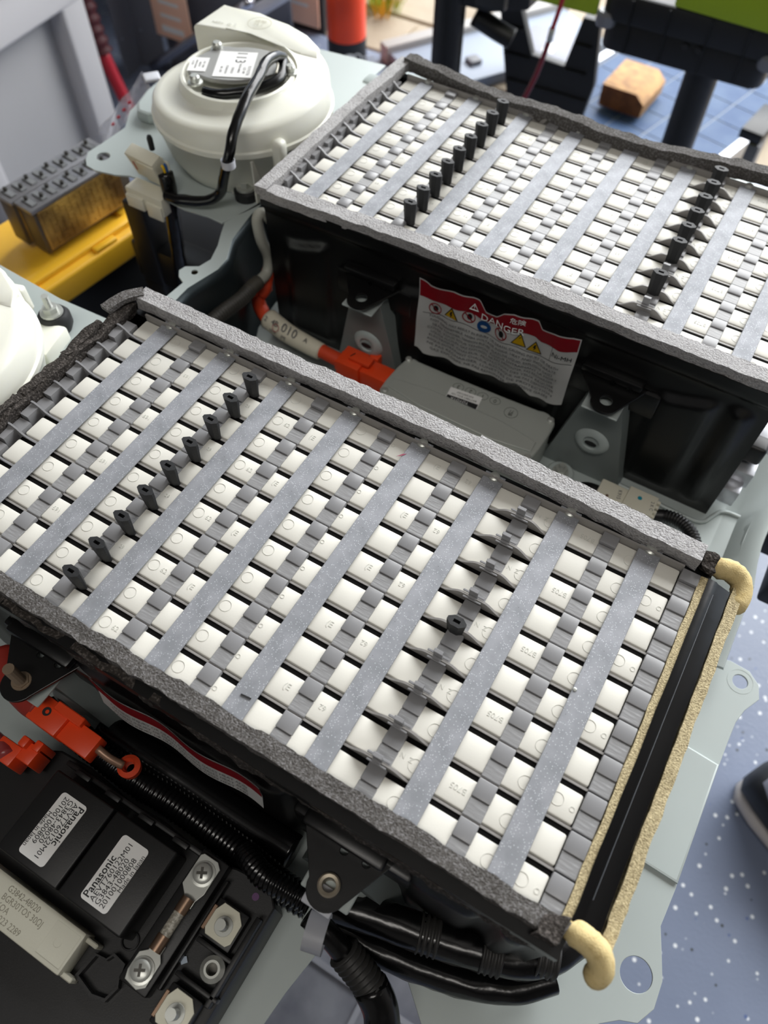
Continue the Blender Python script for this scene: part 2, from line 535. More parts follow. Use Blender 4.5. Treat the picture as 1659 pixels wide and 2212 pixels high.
def build_pack(oy, ox, label, front):
    PACKO[0], PACKO[1] = ox, oy
    root = thing('battery_pack', label, 'battery', (ox + 0.21, oy + 0.1, ZB), group=None)
    def X(a): return (ox + a[0], ox + a[1])
    def Y(a): return (oy + a[0], oy + a[1])
    # ---- case: four walls and a floor in one stamped box
    def bx(x, y, z, bm, r=0.0): badd(bm, X(x), Y(y), z, r)
    bm = bmesh.new()
    bx((0.006, 0.412), (0.197, 0.203), (ZB, 0.001), bm)
    bx((0.006, 0.011), (-0.004, 0.203), (ZB, 0.001), bm)
    bx((0.4085, 0.412), (-0.004, 0.203), (ZB, -0.001), bm)
    bx((0.006, 0.412), (-0.004, 0.203), (ZB, ZB + 0.004), bm)
    case = fin('case', bm, CASE, root)
    # stamped near wall
    bm = bmesh.new()
    nx, nz = 150, 48
    def face_y(x, z):
        d = -0.0045
        for (c, w) in ((0.045, 0.02), (0.20, 0.07), (0.36, 0.018), (0.395, 0.006)):
            a = abs(x - c) - w
            s = 1 / (1 + math.exp(a * 700))
            zz = 1 / (1 + math.exp((z + 0.030 + 0.006 * math.sin(x * 60)) * 900)) * 1 / (1 + math.exp(-(z + 0.128) * 900))
            d -= 0.005 * s * zz
        d -= 0.004 / (1 + math.exp(-(z + 0.012) * 1200))
        return d
    grid = []
    for i in range(nx + 1):
        x = 0.006 + (0.412 - 0.006) * i / nx
        grid.append([bm.verts.new((ox + x, oy + face_y(x, ZB + (0.139) * k / nz), ZB + 0.139 * k / nz)) for k in range(nz + 1)])
    for i in range(nx):
        for k in range(nz):
            bm.faces.new((grid[i][k], grid[i + 1][k], grid[i + 1][k + 1], grid[i][k + 1]))
    back = [bm.verts.new((ox + x, oy + 0.0, z)) for (x, z) in ((0.006, ZB), (0.412, ZB), (0.412, 0.001), (0.006, 0.001))]
    bm.faces.new(back)
    bm.faces.new([grid[i][nz] for i in range(nx + 1)] + [back[2], back[3]])
    fin('stamped_wall', bm, CASE, root, 60)
    # ---- modules
    for j in range(1, 11):
        y1 = PY * j
        y0 = y1 - PY + 0.0046
        if j == 1: y0 = 0.002
        def mk_body():
            bm = bmesh.new()
            badd(bm, X((0.0215, 0.3965)), Y((y0, y1)), (-0.104, 0.0), 0.0012, 2)
            return fin('module_body', bm, CREAM, root, 40)
        body = shared('body1' if j == 1 else 'body', mk_body, root, ox, oy + y1)
        body.name = 'cell_module'
        # embossed marks (rings, dates) as one relief part on each module
        def mk_marks():
            bm = bmesh.new()
            def ring(cx, cy, r, w=0.00025, n=28):
                for i in range(n):
                    a, b = 2 * PI * i / n, 2 * PI * (i + 1) / n
                    q = []
                    for rr, ang in ((r, a), (r, b), (r - w, b), (r - w, a)):
                        q.append(bm.verts.new((ox + cx + rr * math.cos(ang), oy + cy + rr * math.sin(ang), 0.00004)))
                    q2 = [bm.verts.new(v.co + Vector((0, 0, 0.00016))) for v in q]
                    for f in ((0, 1, 2, 3),): bm.faces.new([q2[k] for k in f])
                    for k in range(4): bm.faces.new((q[k], q[(k + 1) % 4], q2[(k + 1) % 4], q2[k]))
            cy = y1 - 0.0075
            for k in (1, 2, 3, 4): ring(strap_x(k) + 0.0036, cy + 0.0008, 0.0033, 0.0002)
            for k in (6, 7): ring(strap_x(k + 1) - 0.0138, cy - 0.001, 0.0034)
            ring(strap_x(4) + 0.0262, cy + 0.001, 0.0012)
            if j % 2 == 1:
                ring(strap_x(8) + 0.0098, cy - 0.001, 0.0013)
                ring(strap_x(8) + 0.0020, cy, 0.0032, 0.0002)
            o = fin('embossed_rings', bm, EMB, body)
            o['kind'] = 'stuff'
            return o
        shared('ring%d' % (j % 2), mk_marks, body, ox, oy + y1)
        if j >= 2:
            words = {0: [(3, 0.0112, '62', 0, 0.0036), (3, 0.0290, '(E', 0, 0.0045)], 1: [(5, 0.0085, '(E', 0, 0.0048), (5, 0.0295, '62', 180, 0.0040)]}[0 if j % 2 else 1]
            words = words + ([(7, 0.0085, 'B705', 180, 0.0042), (6, 0.0290, 'Z  N', 180, 0.0036)] if j % 2 == 0 else [(2, 0.0290, '29', 0, 0.0030), (1, 0.0290, '691', 0, 0.0038)])
        else:
            words = [(3, 0.0105, '62', 0, 0.0040)]
        for (k, dx, s, rot, sz) in words:
            key = 'w%s%d' % (s, k)
            def mk_w():
                M = Matrix.Translation((ox + strap_x(k) + dx, oy + y1 - 0.0070, 0.00008)) @ Matrix.Rotation(math.radians(rot), 4, 'Z')
                return text('embossed_mark', s, sz, M, EMB, body, 0.00012)
            o = shared(key, mk_w, body, ox, oy + y1)
        # separator wall between modules, wavy at the vent column
        if j <= 9:
            yr = y1 + 0.0026
            def mk_rail():
                bm = bmesh.new()
                xs = [0.0215 + (0.397 - 0.0215) * i / 375 for i in range(376)]
                def zt(x):
                    z = -0.0006
                    u = (x - 0.3065) / 0.0175
                    if abs(u) < 1:
                        w = min(1, (1 - abs(u)) * 1.55)
                        z += 0.0062 * w * w * (3 - 2 * w)
                    return z
                A = [bm.verts.new((ox + x, oy + yr, zt(x))) for x in xs]
                B = [bm.verts.new((ox + x, oy + yr + 0.0012, zt(x))) for x in xs]
                C_ = [bm.verts.new((ox + x, oy + yr, -0.03)) for x in xs]
                D = [bm.verts.new((ox + x, oy + yr + 0.0012, -0.03)) for x in xs]
                for i in range(len(xs) - 1):
                    bm.faces.new((A[i], A[i + 1], B[i + 1], B[i]))
                    bm.faces.new((A[i], A[i + 1], C_[i + 1], C_[i]))
                    bm.faces.new((B[i], B[i + 1], D[i + 1], D[i]))
                # second thin ledge in front of the wall
                badd(bm, X((0.0215, 0.397)), Y((yr + 0.0012, yr + 0.0019)), (-0.02, -0.0022))
                return fin('separator', bm, RAIL, root)
            shared('rail', mk_rail, root, ox, oy + y1)
            def mk_gap_shade():
                return box('slot_shade', X((0.0215, 0.397)), Y((y1 + 0.0002, yr - 0.0001)), (-0.05, -0.0011), GAP_SHADE, root)  # dark strip filling the slot, its colour stands in for the separator's shaded side
            shared('gap_shade', mk_gap_shade, root, ox, oy + y1)
    # ---- clips: smooth tile bridging each slot and scratched tile on each module
    for k in range(0, 9):
        if k == 0: continue
        if k <= 7: xa, xb = strap_x(k) + 0.0149, strap_x(k) + 0.0245
        else: xa, xb = 0.3968, 0.4068
        for j in range(0, 11):
            y1 = PY * j
            if j <= 9 and j >= 0:
                # smooth tile
                def mk_s():
                    bm = bmesh.new()
                    y_a, y_b = y1 - 0.0070, y1 + 0.0024
                    badd(bm, X((xa, xb)), Y((y_a, y_b)), (-0.0032, 0.0018), 0.0006, 2)
                    return fin('clip', bm, TILE, root, 40)
                if j >= 1: shared('s%d' % k, mk_s, root, ox, oy + y1)
                def mk_r():
                    bm = bmesh.new()
                    y_a, y_b = y1 + 0.0034, y1 + 0.0125
                    badd(bm, X((xa, xb)), Y((y_a, y_b)), (-0.003, 0.0009), 0.00035, 1)
                    return fin('clip_tongue', bm, TILE_S, root, False)
                shared('r%d' % k, mk_r, root, ox, oy + y1)
            if j == 10:
                # hook down the far end wall
                def mk_e():
                    bm = bmesh.new()
                    badd(bm, X((xa, xb)), Y((y1 - 0.0070, y1 + 0.0008)), (-0.003, 0.0030), 0.0006, 2)
                    return fin('clip', bm, TILE, root, 40)
                shared('e%d' % k, mk_e, root, ox, oy + y1)
    # end wall of the frame beyond module 10
    bm = bmesh.new()
    badd(bm, X((0.0215, 0.397)), Y((0.1966, 0.1980)), (-0.02, 0.0045))
    fin('end_wall', bm, RAIL, root)
    # ---- ribs of the frame along the left end
    for j in range(1, 10):
        y1 = PY * j
        def mk_rib():
            bm = bmesh.new()
            yy = (y1 + 0.0022, y1 + 0.0034)
            prof = [(0.0125, -0.02), (0.0125, 0.0062), (0.0150, 0.0062), (0.0185, 0.0045), (0.0222, 0.0014), (0.0262, 0.0002), (0.0335, -0.0006), (0.0335, -0.02)]
            a = [bm.verts.new((ox + x, oy + yy[0], z)) for x, z in prof]
            b = [bm.verts.new((ox + x, oy + yy[1], z)) for x, z in prof]
            bm.faces.new(a); bm.faces.new(b)
            for i in range(len(prof)):
                q = (i + 1) % len(prof)
                bm.faces.new((a[i], a[q], b[q], b[i]))
            badd(bm, X((0.0118, 0.0205)), Y((y1 + 0.0034, y1 + 0.0115)), (-0.006, 0.0015))
            badd(bm, X((0.0118, 0.0180)), Y((y1 - 0.0070, y1 + 0.0022)), (-0.006, 0.0040))
            return fin('rib', bm, TILE, root)
        shared('rib', mk_rib, root, ox, oy + y1)
    # ---- steel straps
    for k in range(1, 9):
        def mk_st():
            bm = bmesh.new()
            xb = strap_x(k); xa = xb - 0.0127
            badd(bm, X((xa, xb)), Y((0.0045, 0.2010)), (0.0014, 0.0024), 0.0003, 1)
            return fin('strap', bm, STRAP, root)
        st = shared('strap', mk_st, root, ox + 0.048 * k, oy)
        def mk_rv():
            return lathe('rivet', [(0.0034, 0.0024), (0.0032, 0.0036), (0.002, 0.0044), (0, 0.0046)], (ox + strap_x(k) - 0.0063, oy + 0.1985, 0), METAL, st, 16)
        shared('rivet', mk_rv, st, ox + 0.048 * k, oy)
    # ---- rubber sensor plugs (column between straps 2 and 3) and vent tabs (6 and 7)
    def plug(x, j, tall, lean=0.0, wide=0.0105):
        """octagonal rubber sleeve, flaring to the top, with a rectangular slot"""
        key = 'plug%.4f%.1f' % (tall, lean)
        y = PY * j + 0.0028
        def mk():
            bm = bmesh.new()
            def oct_(w, d, z, dy=0, dx=0):
                c = 0.36
                pts = [(-w / 2, -d / 2 + d * c), (-w / 2 + w * 0.28, -d / 2), (w / 2 - w * 0.28, -d / 2), (w / 2, -d / 2 + d * c),
                       (w / 2, d / 2 - d * c), (w / 2 - w * 0.28, d / 2), (-w / 2 + w * 0.28, d / 2), (-w / 2, d / 2 - d * c)]
                return [bm.verts.new((ox + x + px + dx, oy + y + py + dy, z)) for px, py in pts]
            R = [oct_(wide * 0.80, 0.0042, 0.000, 0), oct_(wide * 0.86, 0.0050, tall * 0.3, 0), oct_(wide, 0.0058, tall * 0.8, lean * 0.8), oct_(wide, 0.0060, tall, lean)]
            hole_t = [(-0.0019, -0.0009), (0.0019, -0.0009), (0.0019, 0.0009), (-0.0019, 0.0009)]
            for a, b in zip(R, R[1:]):
                for i in range(8):
                    bm.faces.new((a[i], a[(i + 1) % 8], b[(i + 1) % 8], b[i]))
            ht = [bm.verts.new((ox + x + px, oy + y + py + lean, tall)) for px, py in hole_t]
            hb = [bm.verts.new((ox + x + px, oy + y + py + lean * 0.4, tall * 0.45)) for px, py in hole_t]
            top = R[-1]
            idx = {0: [0, 1], 1: [2, 3], 2: [4, 5], 3: [6, 7]}
            bm.faces.new((top[0], top[1], ht[0]))
            bm.faces.new((top[1], top[2], ht[1], ht[0]))
            bm.faces.new((top[2], top[3], ht[1]))
            bm.faces.new((top[3], top[4], ht[2], ht[1]))
            bm.faces.new((top[4], top[5], ht[2]))
            bm.faces.new((top[5], top[6], ht[3], ht[2]))
            bm.faces.new((top[6], top[7], ht[3]))
            bm.faces.new((top[7], top[0], ht[0], ht[3]))
            for i in range(4):
                bm.faces.new((ht[i], ht[(i + 1) % 4], hb[(i + 1) % 4], hb[i]))
            bm.faces.new(hb)
            return fin('rubber_plug', bm, RUB, root)
        o = shared(key, mk, root, ox + x, oy + y)
        return o
    def vent_tab(j):
        y = PY * j + 0.0032
        def mk():
            bm = bmesh.new()
            badd(bm, X((0.3038, 0.3088)), Y((y - 0.0002, y + 0.0008)), (0.002, 0.0128), 0.0002, 1)
            badd(bm, X((0.3038, 0.3088)), Y((y - 0.0010, y + 0.0012)), (0.0120, 0.0130), 0.0002, 1)
            badd(bm, X((0.3040, 0.3086)), Y((y - 0.0016, y - 0.0002)), (0.0060, 0.0068), 0.0002, 1)
            badd(bm, X((0.3000, 0.3125)), Y((y + 0.0008, y + 0.0022)), (0.0056, 0.0062), 0.0003, 1)
            badd(bm, X((0.3012, 0.3118)), Y((y - 0.0022, y - 0.0010)), (0.0048, 0.0054), 0.0003, 1)
            return fin('vent_tab', bm, TILE, root)
        return shared('tab', mk, root, ox, oy + y)
    if front:
        for j in range(1, 10): plug(0.1220, j, 0.0165, 0.0)
        for j in range(1, 10):
            if j == 5: plug(0.3065, j, 0.0128, 0.0)
            else: vent_tab(j)
    else:
        for j in range(1, 10): plug(0.1220, j, 0.0185, 0.0)
        for j in range(1, 10):
            if j in (1, 3): vent_tab(j)
            else: plug(0.3065, j, 0.0205, 0.0)
    # ---- mounting brackets on the near side
    for bxx in (0.110, 0.310):
        def mk_b():
            out = [(-0.034, 0.006), (-0.028, -0.004), (-0.026, -0.010)] + circ(0.001, -0.0315, 0.0105, 12, PI * 1.0, PI * 1.93) + [(0.0235, -0.006), (0.030, -0.001), (0.034, 0.006)]
            P = [(ox + bxx + a, oy + b) for a, b in out]
            hs = [circ(ox + bxx + 0.001, oy - 0.030, 0.0046, 20), circ(ox + bxx - 0.001, oy - 0.0130, 0.0022, 12), circ(ox + bxx + 0.0115, oy - 0.0125, 0.0022, 12)]
            return plate('bracket', P, -0.0395, -0.0375, CASE, root, hs, 0.0003)
        b = shared('brk', mk_b, root, ox + bxx, oy)
        def mk_c():
            bm = bmesh.new()
            badd(bm, X((bxx - 0.034, bxx + 0.034)), Y((-0.010, -0.0035)), (-0.060, -0.0375), 0.002, 2)
            badd(bm, X((bxx - 0.026, bxx + 0.020)), Y((-0.013, -0.0035)), (-0.0375, -0.031), 0.002, 2)
            return fin('bracket_root', bm, CASE, b, 40)
        shared('brc', mk_c, b, ox + bxx, oy)
    return root

front = build_pack(0.0, 0.0, 'opened battery pack nearest the camera, beige foam strip along its right end', True)

# --- foam seals of the front pack (each a part with its own look)
foam('foam_strip', [(0.012, 0.206, 0.003), (0.10, 0.2065, 0.002), (0.20, 0.208, 0.002), (0.272, 0.208, 0.0025)], 0.0115, 0.010, FOAM_L, front, 0.0009, 1)
foam('foam_strip', [(0.264, 0.2075, 0.0045), (0.33, 0.2065, 0.003), (0.403, 0.2045, 0.003)], 0.0115, 0.010, FOAM_L, front, 0.0009, 2)
foam('foam_strip', [(0.004, 0.0012, -0.0005), (0.10, 0.0010, -0.0005), (0.20, 0.0014, -0.0005), (0.30, 0.0016, -0.0008), (0.398, 0.0018, -0.001), (0.409, 0.0015, -0.002)], 0.0090, 0.0072, FOAM, front, 0.0012, 3)
foam('foam_skirt', [(0.02, -0.0058, -0.011), (0.16, -0.0060, -0.011), (0.26, -0.0066, -0.013), (0.36, -0.0064, -0.014), (0.404, -0.0060, -0.014)], 0.0040, 0.0125, FOAM_D, front, 0.0016, 4)
foam('foam_strip', [(0.0085, 0.004, 0.000), (0.008, 0.10, 0.000), (0.008, 0.200, 0.000)], 0.0085, 0.0085, FOAM_D, front, 0.0020, 5)
for a, b, dz in ((0.010, 0.052, 0.0), (0.060, 0.098, 0.001), (0.100, 0.134, 0.0), (0.140, 0.172, 0.001)):
    foam('torn_foam', [(0.0055, a, 0.0068 + dz), (0.0052, (a + b) / 2, 0.0072 + dz), (0.0060, b, 0.0070 + dz)], 0.0062, 0.0026, FOAM_D, front, 0.0018, a * 1000)
foam('foam_end', [(0.014, 0.207, 0.0100), (0.007, 0.199, 0.0105), (0.0035, 0.1905, 0.0095), (0.0015, 0.183, 0.0085)], 0.0085, 0.0035, FOAM, front, 0.0005, 9)
foam('foam_tuft', [(0.4035, 0.2030, 0.001), (0.4095, 0.2035, 0.000)], 0.010, 0.009, FOAM_D, front, 0.0030, 12)
foam('foam_tuft', [(0.399, -0.0010, -0.004), (0.4075, 0.0000, -0.005)], 0.011, 0.012, FOAM_D, front, 0.0030, 13)
# right end: beige foam, black cover strip, beige foam, cream cushions
foam('beige_foam_strip', [(0.4090, 0.006, -0.001), (0.4092, 0.10, -0.001), (0.4090, 0.198, -0.001)], 0.0042, 0.0030, FOAM_B, front, 0.0005, 21)
bm = bmesh.new()
prof = [(0.4108, 0.0028), (0.4150, 0.0024), (0.4165, 0.0012), (0.4240, -0.0014), (0.4262, -0.0075), (0.4240, -0.030), (0.4110, -0.030)]
rows = []
for i in range(25):
    y = 0.008 + 0.190 * i / 24
    w = 0.0004 * noise.noise(Vector((y * 40, 0, 0)))
    rows.append([bm.verts.new((x + w, y, z)) for x, z in prof])
for a, b in zip(rows, rows[1:]):
    for i in range(len(prof)):
        j = (i + 1) % len(prof)
        bm.faces.new((a[i], a[j], b[j], b[i]))
bm.faces.new(rows[0]); bm.faces.new(rows[-1])
fin('end_cover', bm, COVER, front, 40)
box('cover_crease', (0.4158, 0.41605), (0.02, 0.19), (0.0016, 0.00185), mat('worn_crease', (90, 94, 100), 0.5), front)
foam('beige_foam_strip', [(0.4285, 0.004, -0.017), (0.4280, 0.10, -0.015), (0.4275, 0.202, -0.013)], 0.0056, 0.0125, FOAM_B, front, 0.0006, 22)
def cushion(pts, r, seed):
    path = resample(spline(pts, 8), 0.0016)
    n = 14
    L = len(path)
    prof = [(math.cos(2 * PI * j / n), math.sin(2 * PI * j / n)) for j in range(n)]
    def fn(i, t, j, p, q):
        e = min(1, math.sin(PI * min(max(t, 0.02), 0.98)) * 3.0)
        rr = r * (0.55 + 0.45 * e) * (1 + 0.10 * noise.noise(q * 90 + Vector((seed, 0, 0))))
        d = q - p
        d.z *= 1.3
        return p + d * rr
    return sweep('foam_cushion', path, prof, FOAM_Y, front, None, fn, True)
cushion([(0.4100, 0.2055, 0.0020), (0.4190, 0.2095, 0.0010), (0.4270, 0.2090, -0.0030), (0.4305, 0.2010, -0.0060), (0.4290, 0.1930, -0.008)], 0.0056, 1)
cushion([(0.4105, 0.0045, -0.0010), (0.4180, 0.0050, -0.0005), (0.4260, 0.0035, -0.0030), (0.4305, -0.0010, -0.0080), (0.4290, -0.0060, -0.014)], 0.0058, 2)
# bits on the straps: the pink stroke and a rubber crumb
M = frame((0.2268, 0.1845, 0.0026), (1, 0.9, 0), (-0.9, 1, 0))
plate('pink_mark', [(-0.0032, -0.0004), (0.001, -0.0006), (0.0034, 0.0002), (0.001, 0.0005)], 0, 0.0001, mat('pink_ink', (170, 70, 100), 0.6), front, (), 0, M)
box('crumb', (-0.0028, 0.0028), (-0.0004, 0.0004), (0, 0.0006), INK, front, 0, 1, Matrix.Translation((0.2348, 0.0170, 0.0024)) @ Matrix.Rotation(0.1, 4, 'Z'))
lathe('water_drop', [(0.0011, 0.0024), (0.0009, 0.0030), (0, 0.0033)], (0.3725, 0.1030, 0), METAL, front, 14)

rear = build_pack(0.3563, 0.0011, 'opened battery pack further back with the torn DANGER label on its side', False)
foam('foam_strip', [(0.014, 0.566, 0.003), (0.05, 0.5645, 0.001), (0.10, 0.5600, -0.001), (0.17, 0.5575, 0.001), (0.23, 0.5560, -0.001), (0.29, 0.5600, 0.0015), (0.345, 0.5660, 0.003), (0.412, 0.566, 0.002)], 0.0105, 0.0105, FOAM, rear, 0.0012, 31)
foam('foam_strip', [(0.010, 0.3500, 0.000), (0.06, 0.3535, -0.001), (0.14, 0.3560, 0.000), (0.24, 0.3560, 0.000), (0.33, 0.3550, 0.000), (0.409, 0.3545, 0.000)], 0.0125, 0.0085, FOAM_L, rear, 0.0008, 32)
foam('foam_strip', [(0.0110, 0.345, 0.002), (0.0100, 0.42, 0.001), (0.0110, 0.50, 0.002), (0.0145, 0.566, 0.003)], 0.0110, 0.0078, FOAM_L, rear, 0.0007, 33)
# warning label glued over the ribs of the rear pack
def lab(x, z):
    return Vector((x, 0.3440 - 0.0011 * math.sin(x * 150 + z * 30) - 0.0007 * math.sin(x * 300 - z * 90) + 0.0005 * math.sin(z * 160), z))
def interp(T, x):
    if x <= T[0][0]: return T[0][1]
    for (a, za), (b, zb) in zip(T, T[1:]):
        if x <= b: return za + (zb - za) * (x - a) / (b - a)
    return T[-1][1]
L_TOP = [(0.1520, -0.0131), (0.1614, -0.0173), (0.1809, -0.0127), (0.1959, -0.0119), (0.2012, -0.0129), (0.2075, -0.0204), (0.2165, -0.0205), (0.2214, -0.0146), (0.2293, -0.0108), (0.2367, -0.0116), (0.2475, -0.0098), (0.2514, -0.0148), (0.2641, -0.0146), (0.2744, -0.0111), (0.2793, -0.0113)]
L_BAND = [(0.156, -0.0303), (0.1702, -0.03), (0.1929, -0.0270), (0.2042, -0.0292), (0.2208, -0.0292), (0.2377, -0.0268), (0.2475, -0.0249), (0.2526, -0.0277), (0.267, -0.0276), (0.2783, -0.0244)]
L_BOT = [(0.1541, -0.0816), (0.1596, -0.0871), (0.1831, -0.083), (0.2047, -0.0828), (0.2272, -0.0808), (0.2406, -0.077), (0.2545, -0.0839), (0.2685, -0.0831), (0.2812, -0.0777)]
L_LINE = [(0.1569, -0.0436), (0.1865, -0.0388), (0.215, -0.0413), (0.2299, -0.0404), (0.2553, -0.0412), (0.2783, -0.0374)]
def label_patch(name, xa, xb, lo, hi, m, parent, off=0.0, nx=90, nz=20):
    bm = bmesh.new()
    G = []
    for i in range(nx + 1):
        x = xa + (xb - xa) * i / nx
        za, zb = lo(x), hi(x)
        col = []
        for k in range(nz + 1):
            p = lab(x, za + (zb - za) * k / nz)
            col.append(bm.verts.new((p.x, p.y - off, p.z)))
        G.append(col)
    faces = [bm.faces.new((G[i][k], G[i + 1][k], G[i + 1][k + 1], G[i][k + 1])) for i in range(nx) for k in range(nz)]
    bmesh.ops.solidify(bm, geom=faces, thickness=0.0002)
    return fin(name, bm, m, parent, 60)
ORG = rear.location.copy()
label = label_patch('warning_label', 0.1520, 0.2800, lambda x: interp(L_BOT, x), lambda x: interp(L_TOP, x), LABELW, rear)
label_patch('red_band', 0.1528, 0.2792, lambda x: interp(L_BAND, x), lambda x: interp(L_TOP, x) - 0.0010, LABELR, label, 0.0004, 90, 4)
def ltxt(s, x, z, size, m, off=0.0009, align='CENTER', sx=1.0):
    M = frame((x, 0, z), (1, 0, 0), (0, 0, 1))
    def fn(v):
        p = lab(v.x, v.z)
        return Vector((v.x, p.y - off + (v.y) * 1.0, v.z))
    return text('lettering', s, size, M, m, label, 0.00005, fn, align, sx)
ltxt('DANGER', 0.2215, -0.0262, 0.0088, LABELW, 0.0012, sx=0.98)
ltxt('危険', 0.2330, -0.0168, 0.0058, LABELW, 0.0012)
ltxt('△', 0.1980, -0.0210, 0.0085, LABELW, 0.0010)
ltxt('!', 0.1980, -0.0212, 0.0060, LABELW, 0.0012)
ltxt('Ni-MH', 0.2700, -0.0330, 0.0054, INK)
PZ = {0.1667: -0.0368, 0.1811: -0.0335, 0.1948: -0.0315, 0.2076: -0.0352, 0.2218: -0.0340, 0.2366: -0.0330, 0.2488: -0.0343}
def picto(x, kind):
    z = PZ[x]
    def fnx(o):
        for v in o.data.vertices:
            p = lab(v.co.x + ORG.x, v.co.z + ORG.z)
            v.co.y = p.y - ORG.y - 0.0007
    M = frame((x, 0, z), (1, 0, 0), (0, 0, 1))
    if kind == 'no':
        o = plate('pictogram', circ(0, 0, 0.0052, 24), 0, 0.0001, LABELR, label, (circ(0, 0, 0.0044, 24),), 0, M); fnx(o)
        o = plate('pictogram', [(-0.0036, 0.0030), (-0.0030, 0.0036), (0.0036, -0.0030), (0.0030, -0.0036)], 0, 0.0001, LABELR, label, (), 0, M); fnx(o)
        o = plate('pictogram', circ(0.0004, 0.0002, 0.0021, 9, 0, 2 * PI, 0.0028), 0, 0.0001, INK, label, (), 0, M); fnx(o)
    elif kind == 'blue':
        o = plate('pictogram', circ(0, 0, 0.0054, 24), 0, 0.0001, LABELB, label, (), 0, M); fnx(o)
        o = plate('pictogram', circ(0, 0.0002, 0.0026, 12, 0, 2 * PI, 0.0014), 0, 0.0001, LABELW, label, (), 0, M @ Matrix.Translation((0, 0, 0.0003))); fnx(o)
        for v in o.data.vertices: v.co.y -= 0.0003
    else:
        o = plate('pictogram', [(-0.0060, -0.0048), (0.0060, -0.0048), (0, 0.0056)], 0, 0.0001, INK, label, (), 0, M); fnx(o)
        o = plate('pictogram', [(-0.0050, -0.0042), (0.0050, -0.0042), (0, 0.0044)], 0, 0.0001, LABELY, label, (), 0, M); fnx(o)
        for v in o.data.vertices: v.co.y -= 0.0003
        o = plate('pictogram', [(-0.0002, 0.0024), (0.0012, 0.0024), (0.0004, 0.0002), (0.0014, 0.0002), (-0.0006, -0.0036), (0, -0.0008), (-0.0012, -0.0008)], 0, 0.0001, INK, label, (), 0, M); fnx(o)
        for v in o.data.vertices: v.co.y -= 0.0006
for x, kd in ((0.1667, 'no'), (0.1811, 'tri'), (0.1948, 'no'), (0.2076, 'blue'), (0.2218, 'no'), (0.2366, 'tri'), (0.2488, 'tri')):
    picto(x, kd)
label_patch('box_line', 0.1570, 0.2783, lambda x: interp(L_LINE, x) - 0.0002, lambda x: interp(L_LINE, x) + 0.0002, INKG, label, 0.0004, 60, 1)
label_patch('box_line', 0.2615, 0.2618, lambda x: interp(L_LINE, x), lambda x: interp(L_BAND, x), INKG, label, 0.0004, 1, 4)
lines = ['TOUCHING. MAY RESULT IN INJURY OR DEATH. CAUSING INJURY OR DEATH', 'NOT DISASSEMBLE. HIGH VOLTAGE INSIDE. HEAT AND INCINERATE',
         'NE PAS TOUCHER. TENSION ELEVEE. ALKALINE LIQUID, EXPLOSIVE GASES', 'COVER. YOUR SOUS TENSION. RISQUE ENTRAINANT LA MORT',
         'LIQUIDE ALCALIN, GAZ EXPLOSIFS. NE PAS DEMONTER, PAS RECHARGER', 'ELECTRIQUE, CHALEUR. PROTECTION DES YEUX REQUISE',
         'RISQUE ENTRAINANT CHALEUR. ELECTRIQUE. NE PAS DEMONTER', 'NE PAS RECHARGER. LUNETTES DE PROTECTION',
         'GAZ EXPLOSIFS. NE PAS REMONTER. EXPLOSIVE GASES']
for i, s in enumerate(lines):
    ltxt(s, 0.2165, -0.0442 - i * 0.0042, 0.0031, INKG, sx=0.118 / (len(s) * 0.0031 * 0.60))

# DANGER label on the near side of the front pack, only its edge shows under the foam
ORG = front.location.copy()
def flab(x, z): return Vector((x, -0.0128 - 0.0012 * math.sin(x * 120) - max(0, (-0.035 - z)) * 0.14, z))
bm = bmesh.new(); G = []
for i in range(41):
    x = 0.150 + 0.110 * i / 40
    G.append([bm.verts.new(flab(x, -0.020 - 0.034 * k / 12)) for k in range(13)])
fs = [bm.faces.new((G[i][k], G[i + 1][k], G[i + 1][k + 1], G[i][k + 1])) for i in range(40) for k in range(12)]
bmesh.ops.solidify(bm, geom=fs, thickness=0.0002)
fl2 = fin('warning_label', bm, LABELW, front, 60)
bm = bmesh.new(); G = []
for i in range(41):
    x = 0.150 + 0.110 * i / 40
    G.append([bm.verts.new(flab(x, -0.021 - 0.016 * k / 3) + Vector((0, -0.0004, 0))) for k in range(4)])
fs = [bm.faces.new((G[i][k], G[i + 1][k], G[i + 1][k + 1], G[i][k + 1])) for i in range(40) for k in range(3)]
bmesh.ops.solidify(bm, geom=fs, thickness=0.0001)
fin('red_band', bm, LABELR, fl2, 60)
for i in range(3):
    s = 'CAUSING INJURY OR DEATH EXPLOSIVE GASES HEAT AND'
    text('lettering', s, 0.0034, frame((0.205, 0, -0.0405 - i * 0.0046), (1, 0, 0), (0, 0, 1)), INKG, fl2, 0.00005,
         lambda v: Vector((v.x, flab(v.x, v.z).y - 0.0006, v.z)), sx=1.0)
world()

# ================================================================== TRAY
tr = thing('metal_tray', 'pale green painted steel tray carrying both battery packs and blowers', 'tray', (0.2, 0.2, -0.142))
right = [(0.4225, 0.2222), (0.4366, 0.2306), (0.4518, 0.2366), (0.466, 0.2415), (0.480, 0.2405), (0.4885, 0.2337), (0.4915, 0.2239), (0.4850, 0.2110), (0.4822, 0.2000), (0.4815, 0.1834),
         (0.4812, 0.1711), (0.4800, 0.1162), (0.4805, 0.0811), (0.4794, 0.0582), (0.4850, 0.0440), (0.4896, 0.0321), (0.4900, 0.0170), (0.4844, 0.0060), (0.4751, 0.0022), (0.466, -0.005), (0.456, -0.03), (0.452, -0.30)]
out = [(-0.020, -0.30), (-0.020, 0.600), (0.448, 0.600), (0.448, 0.2222)][::-1]
P = [(0.448, 0.60), (0.448, 0.2290)] + right[1:] + [(-0.020, -0.30), (-0.020, 0.60)]
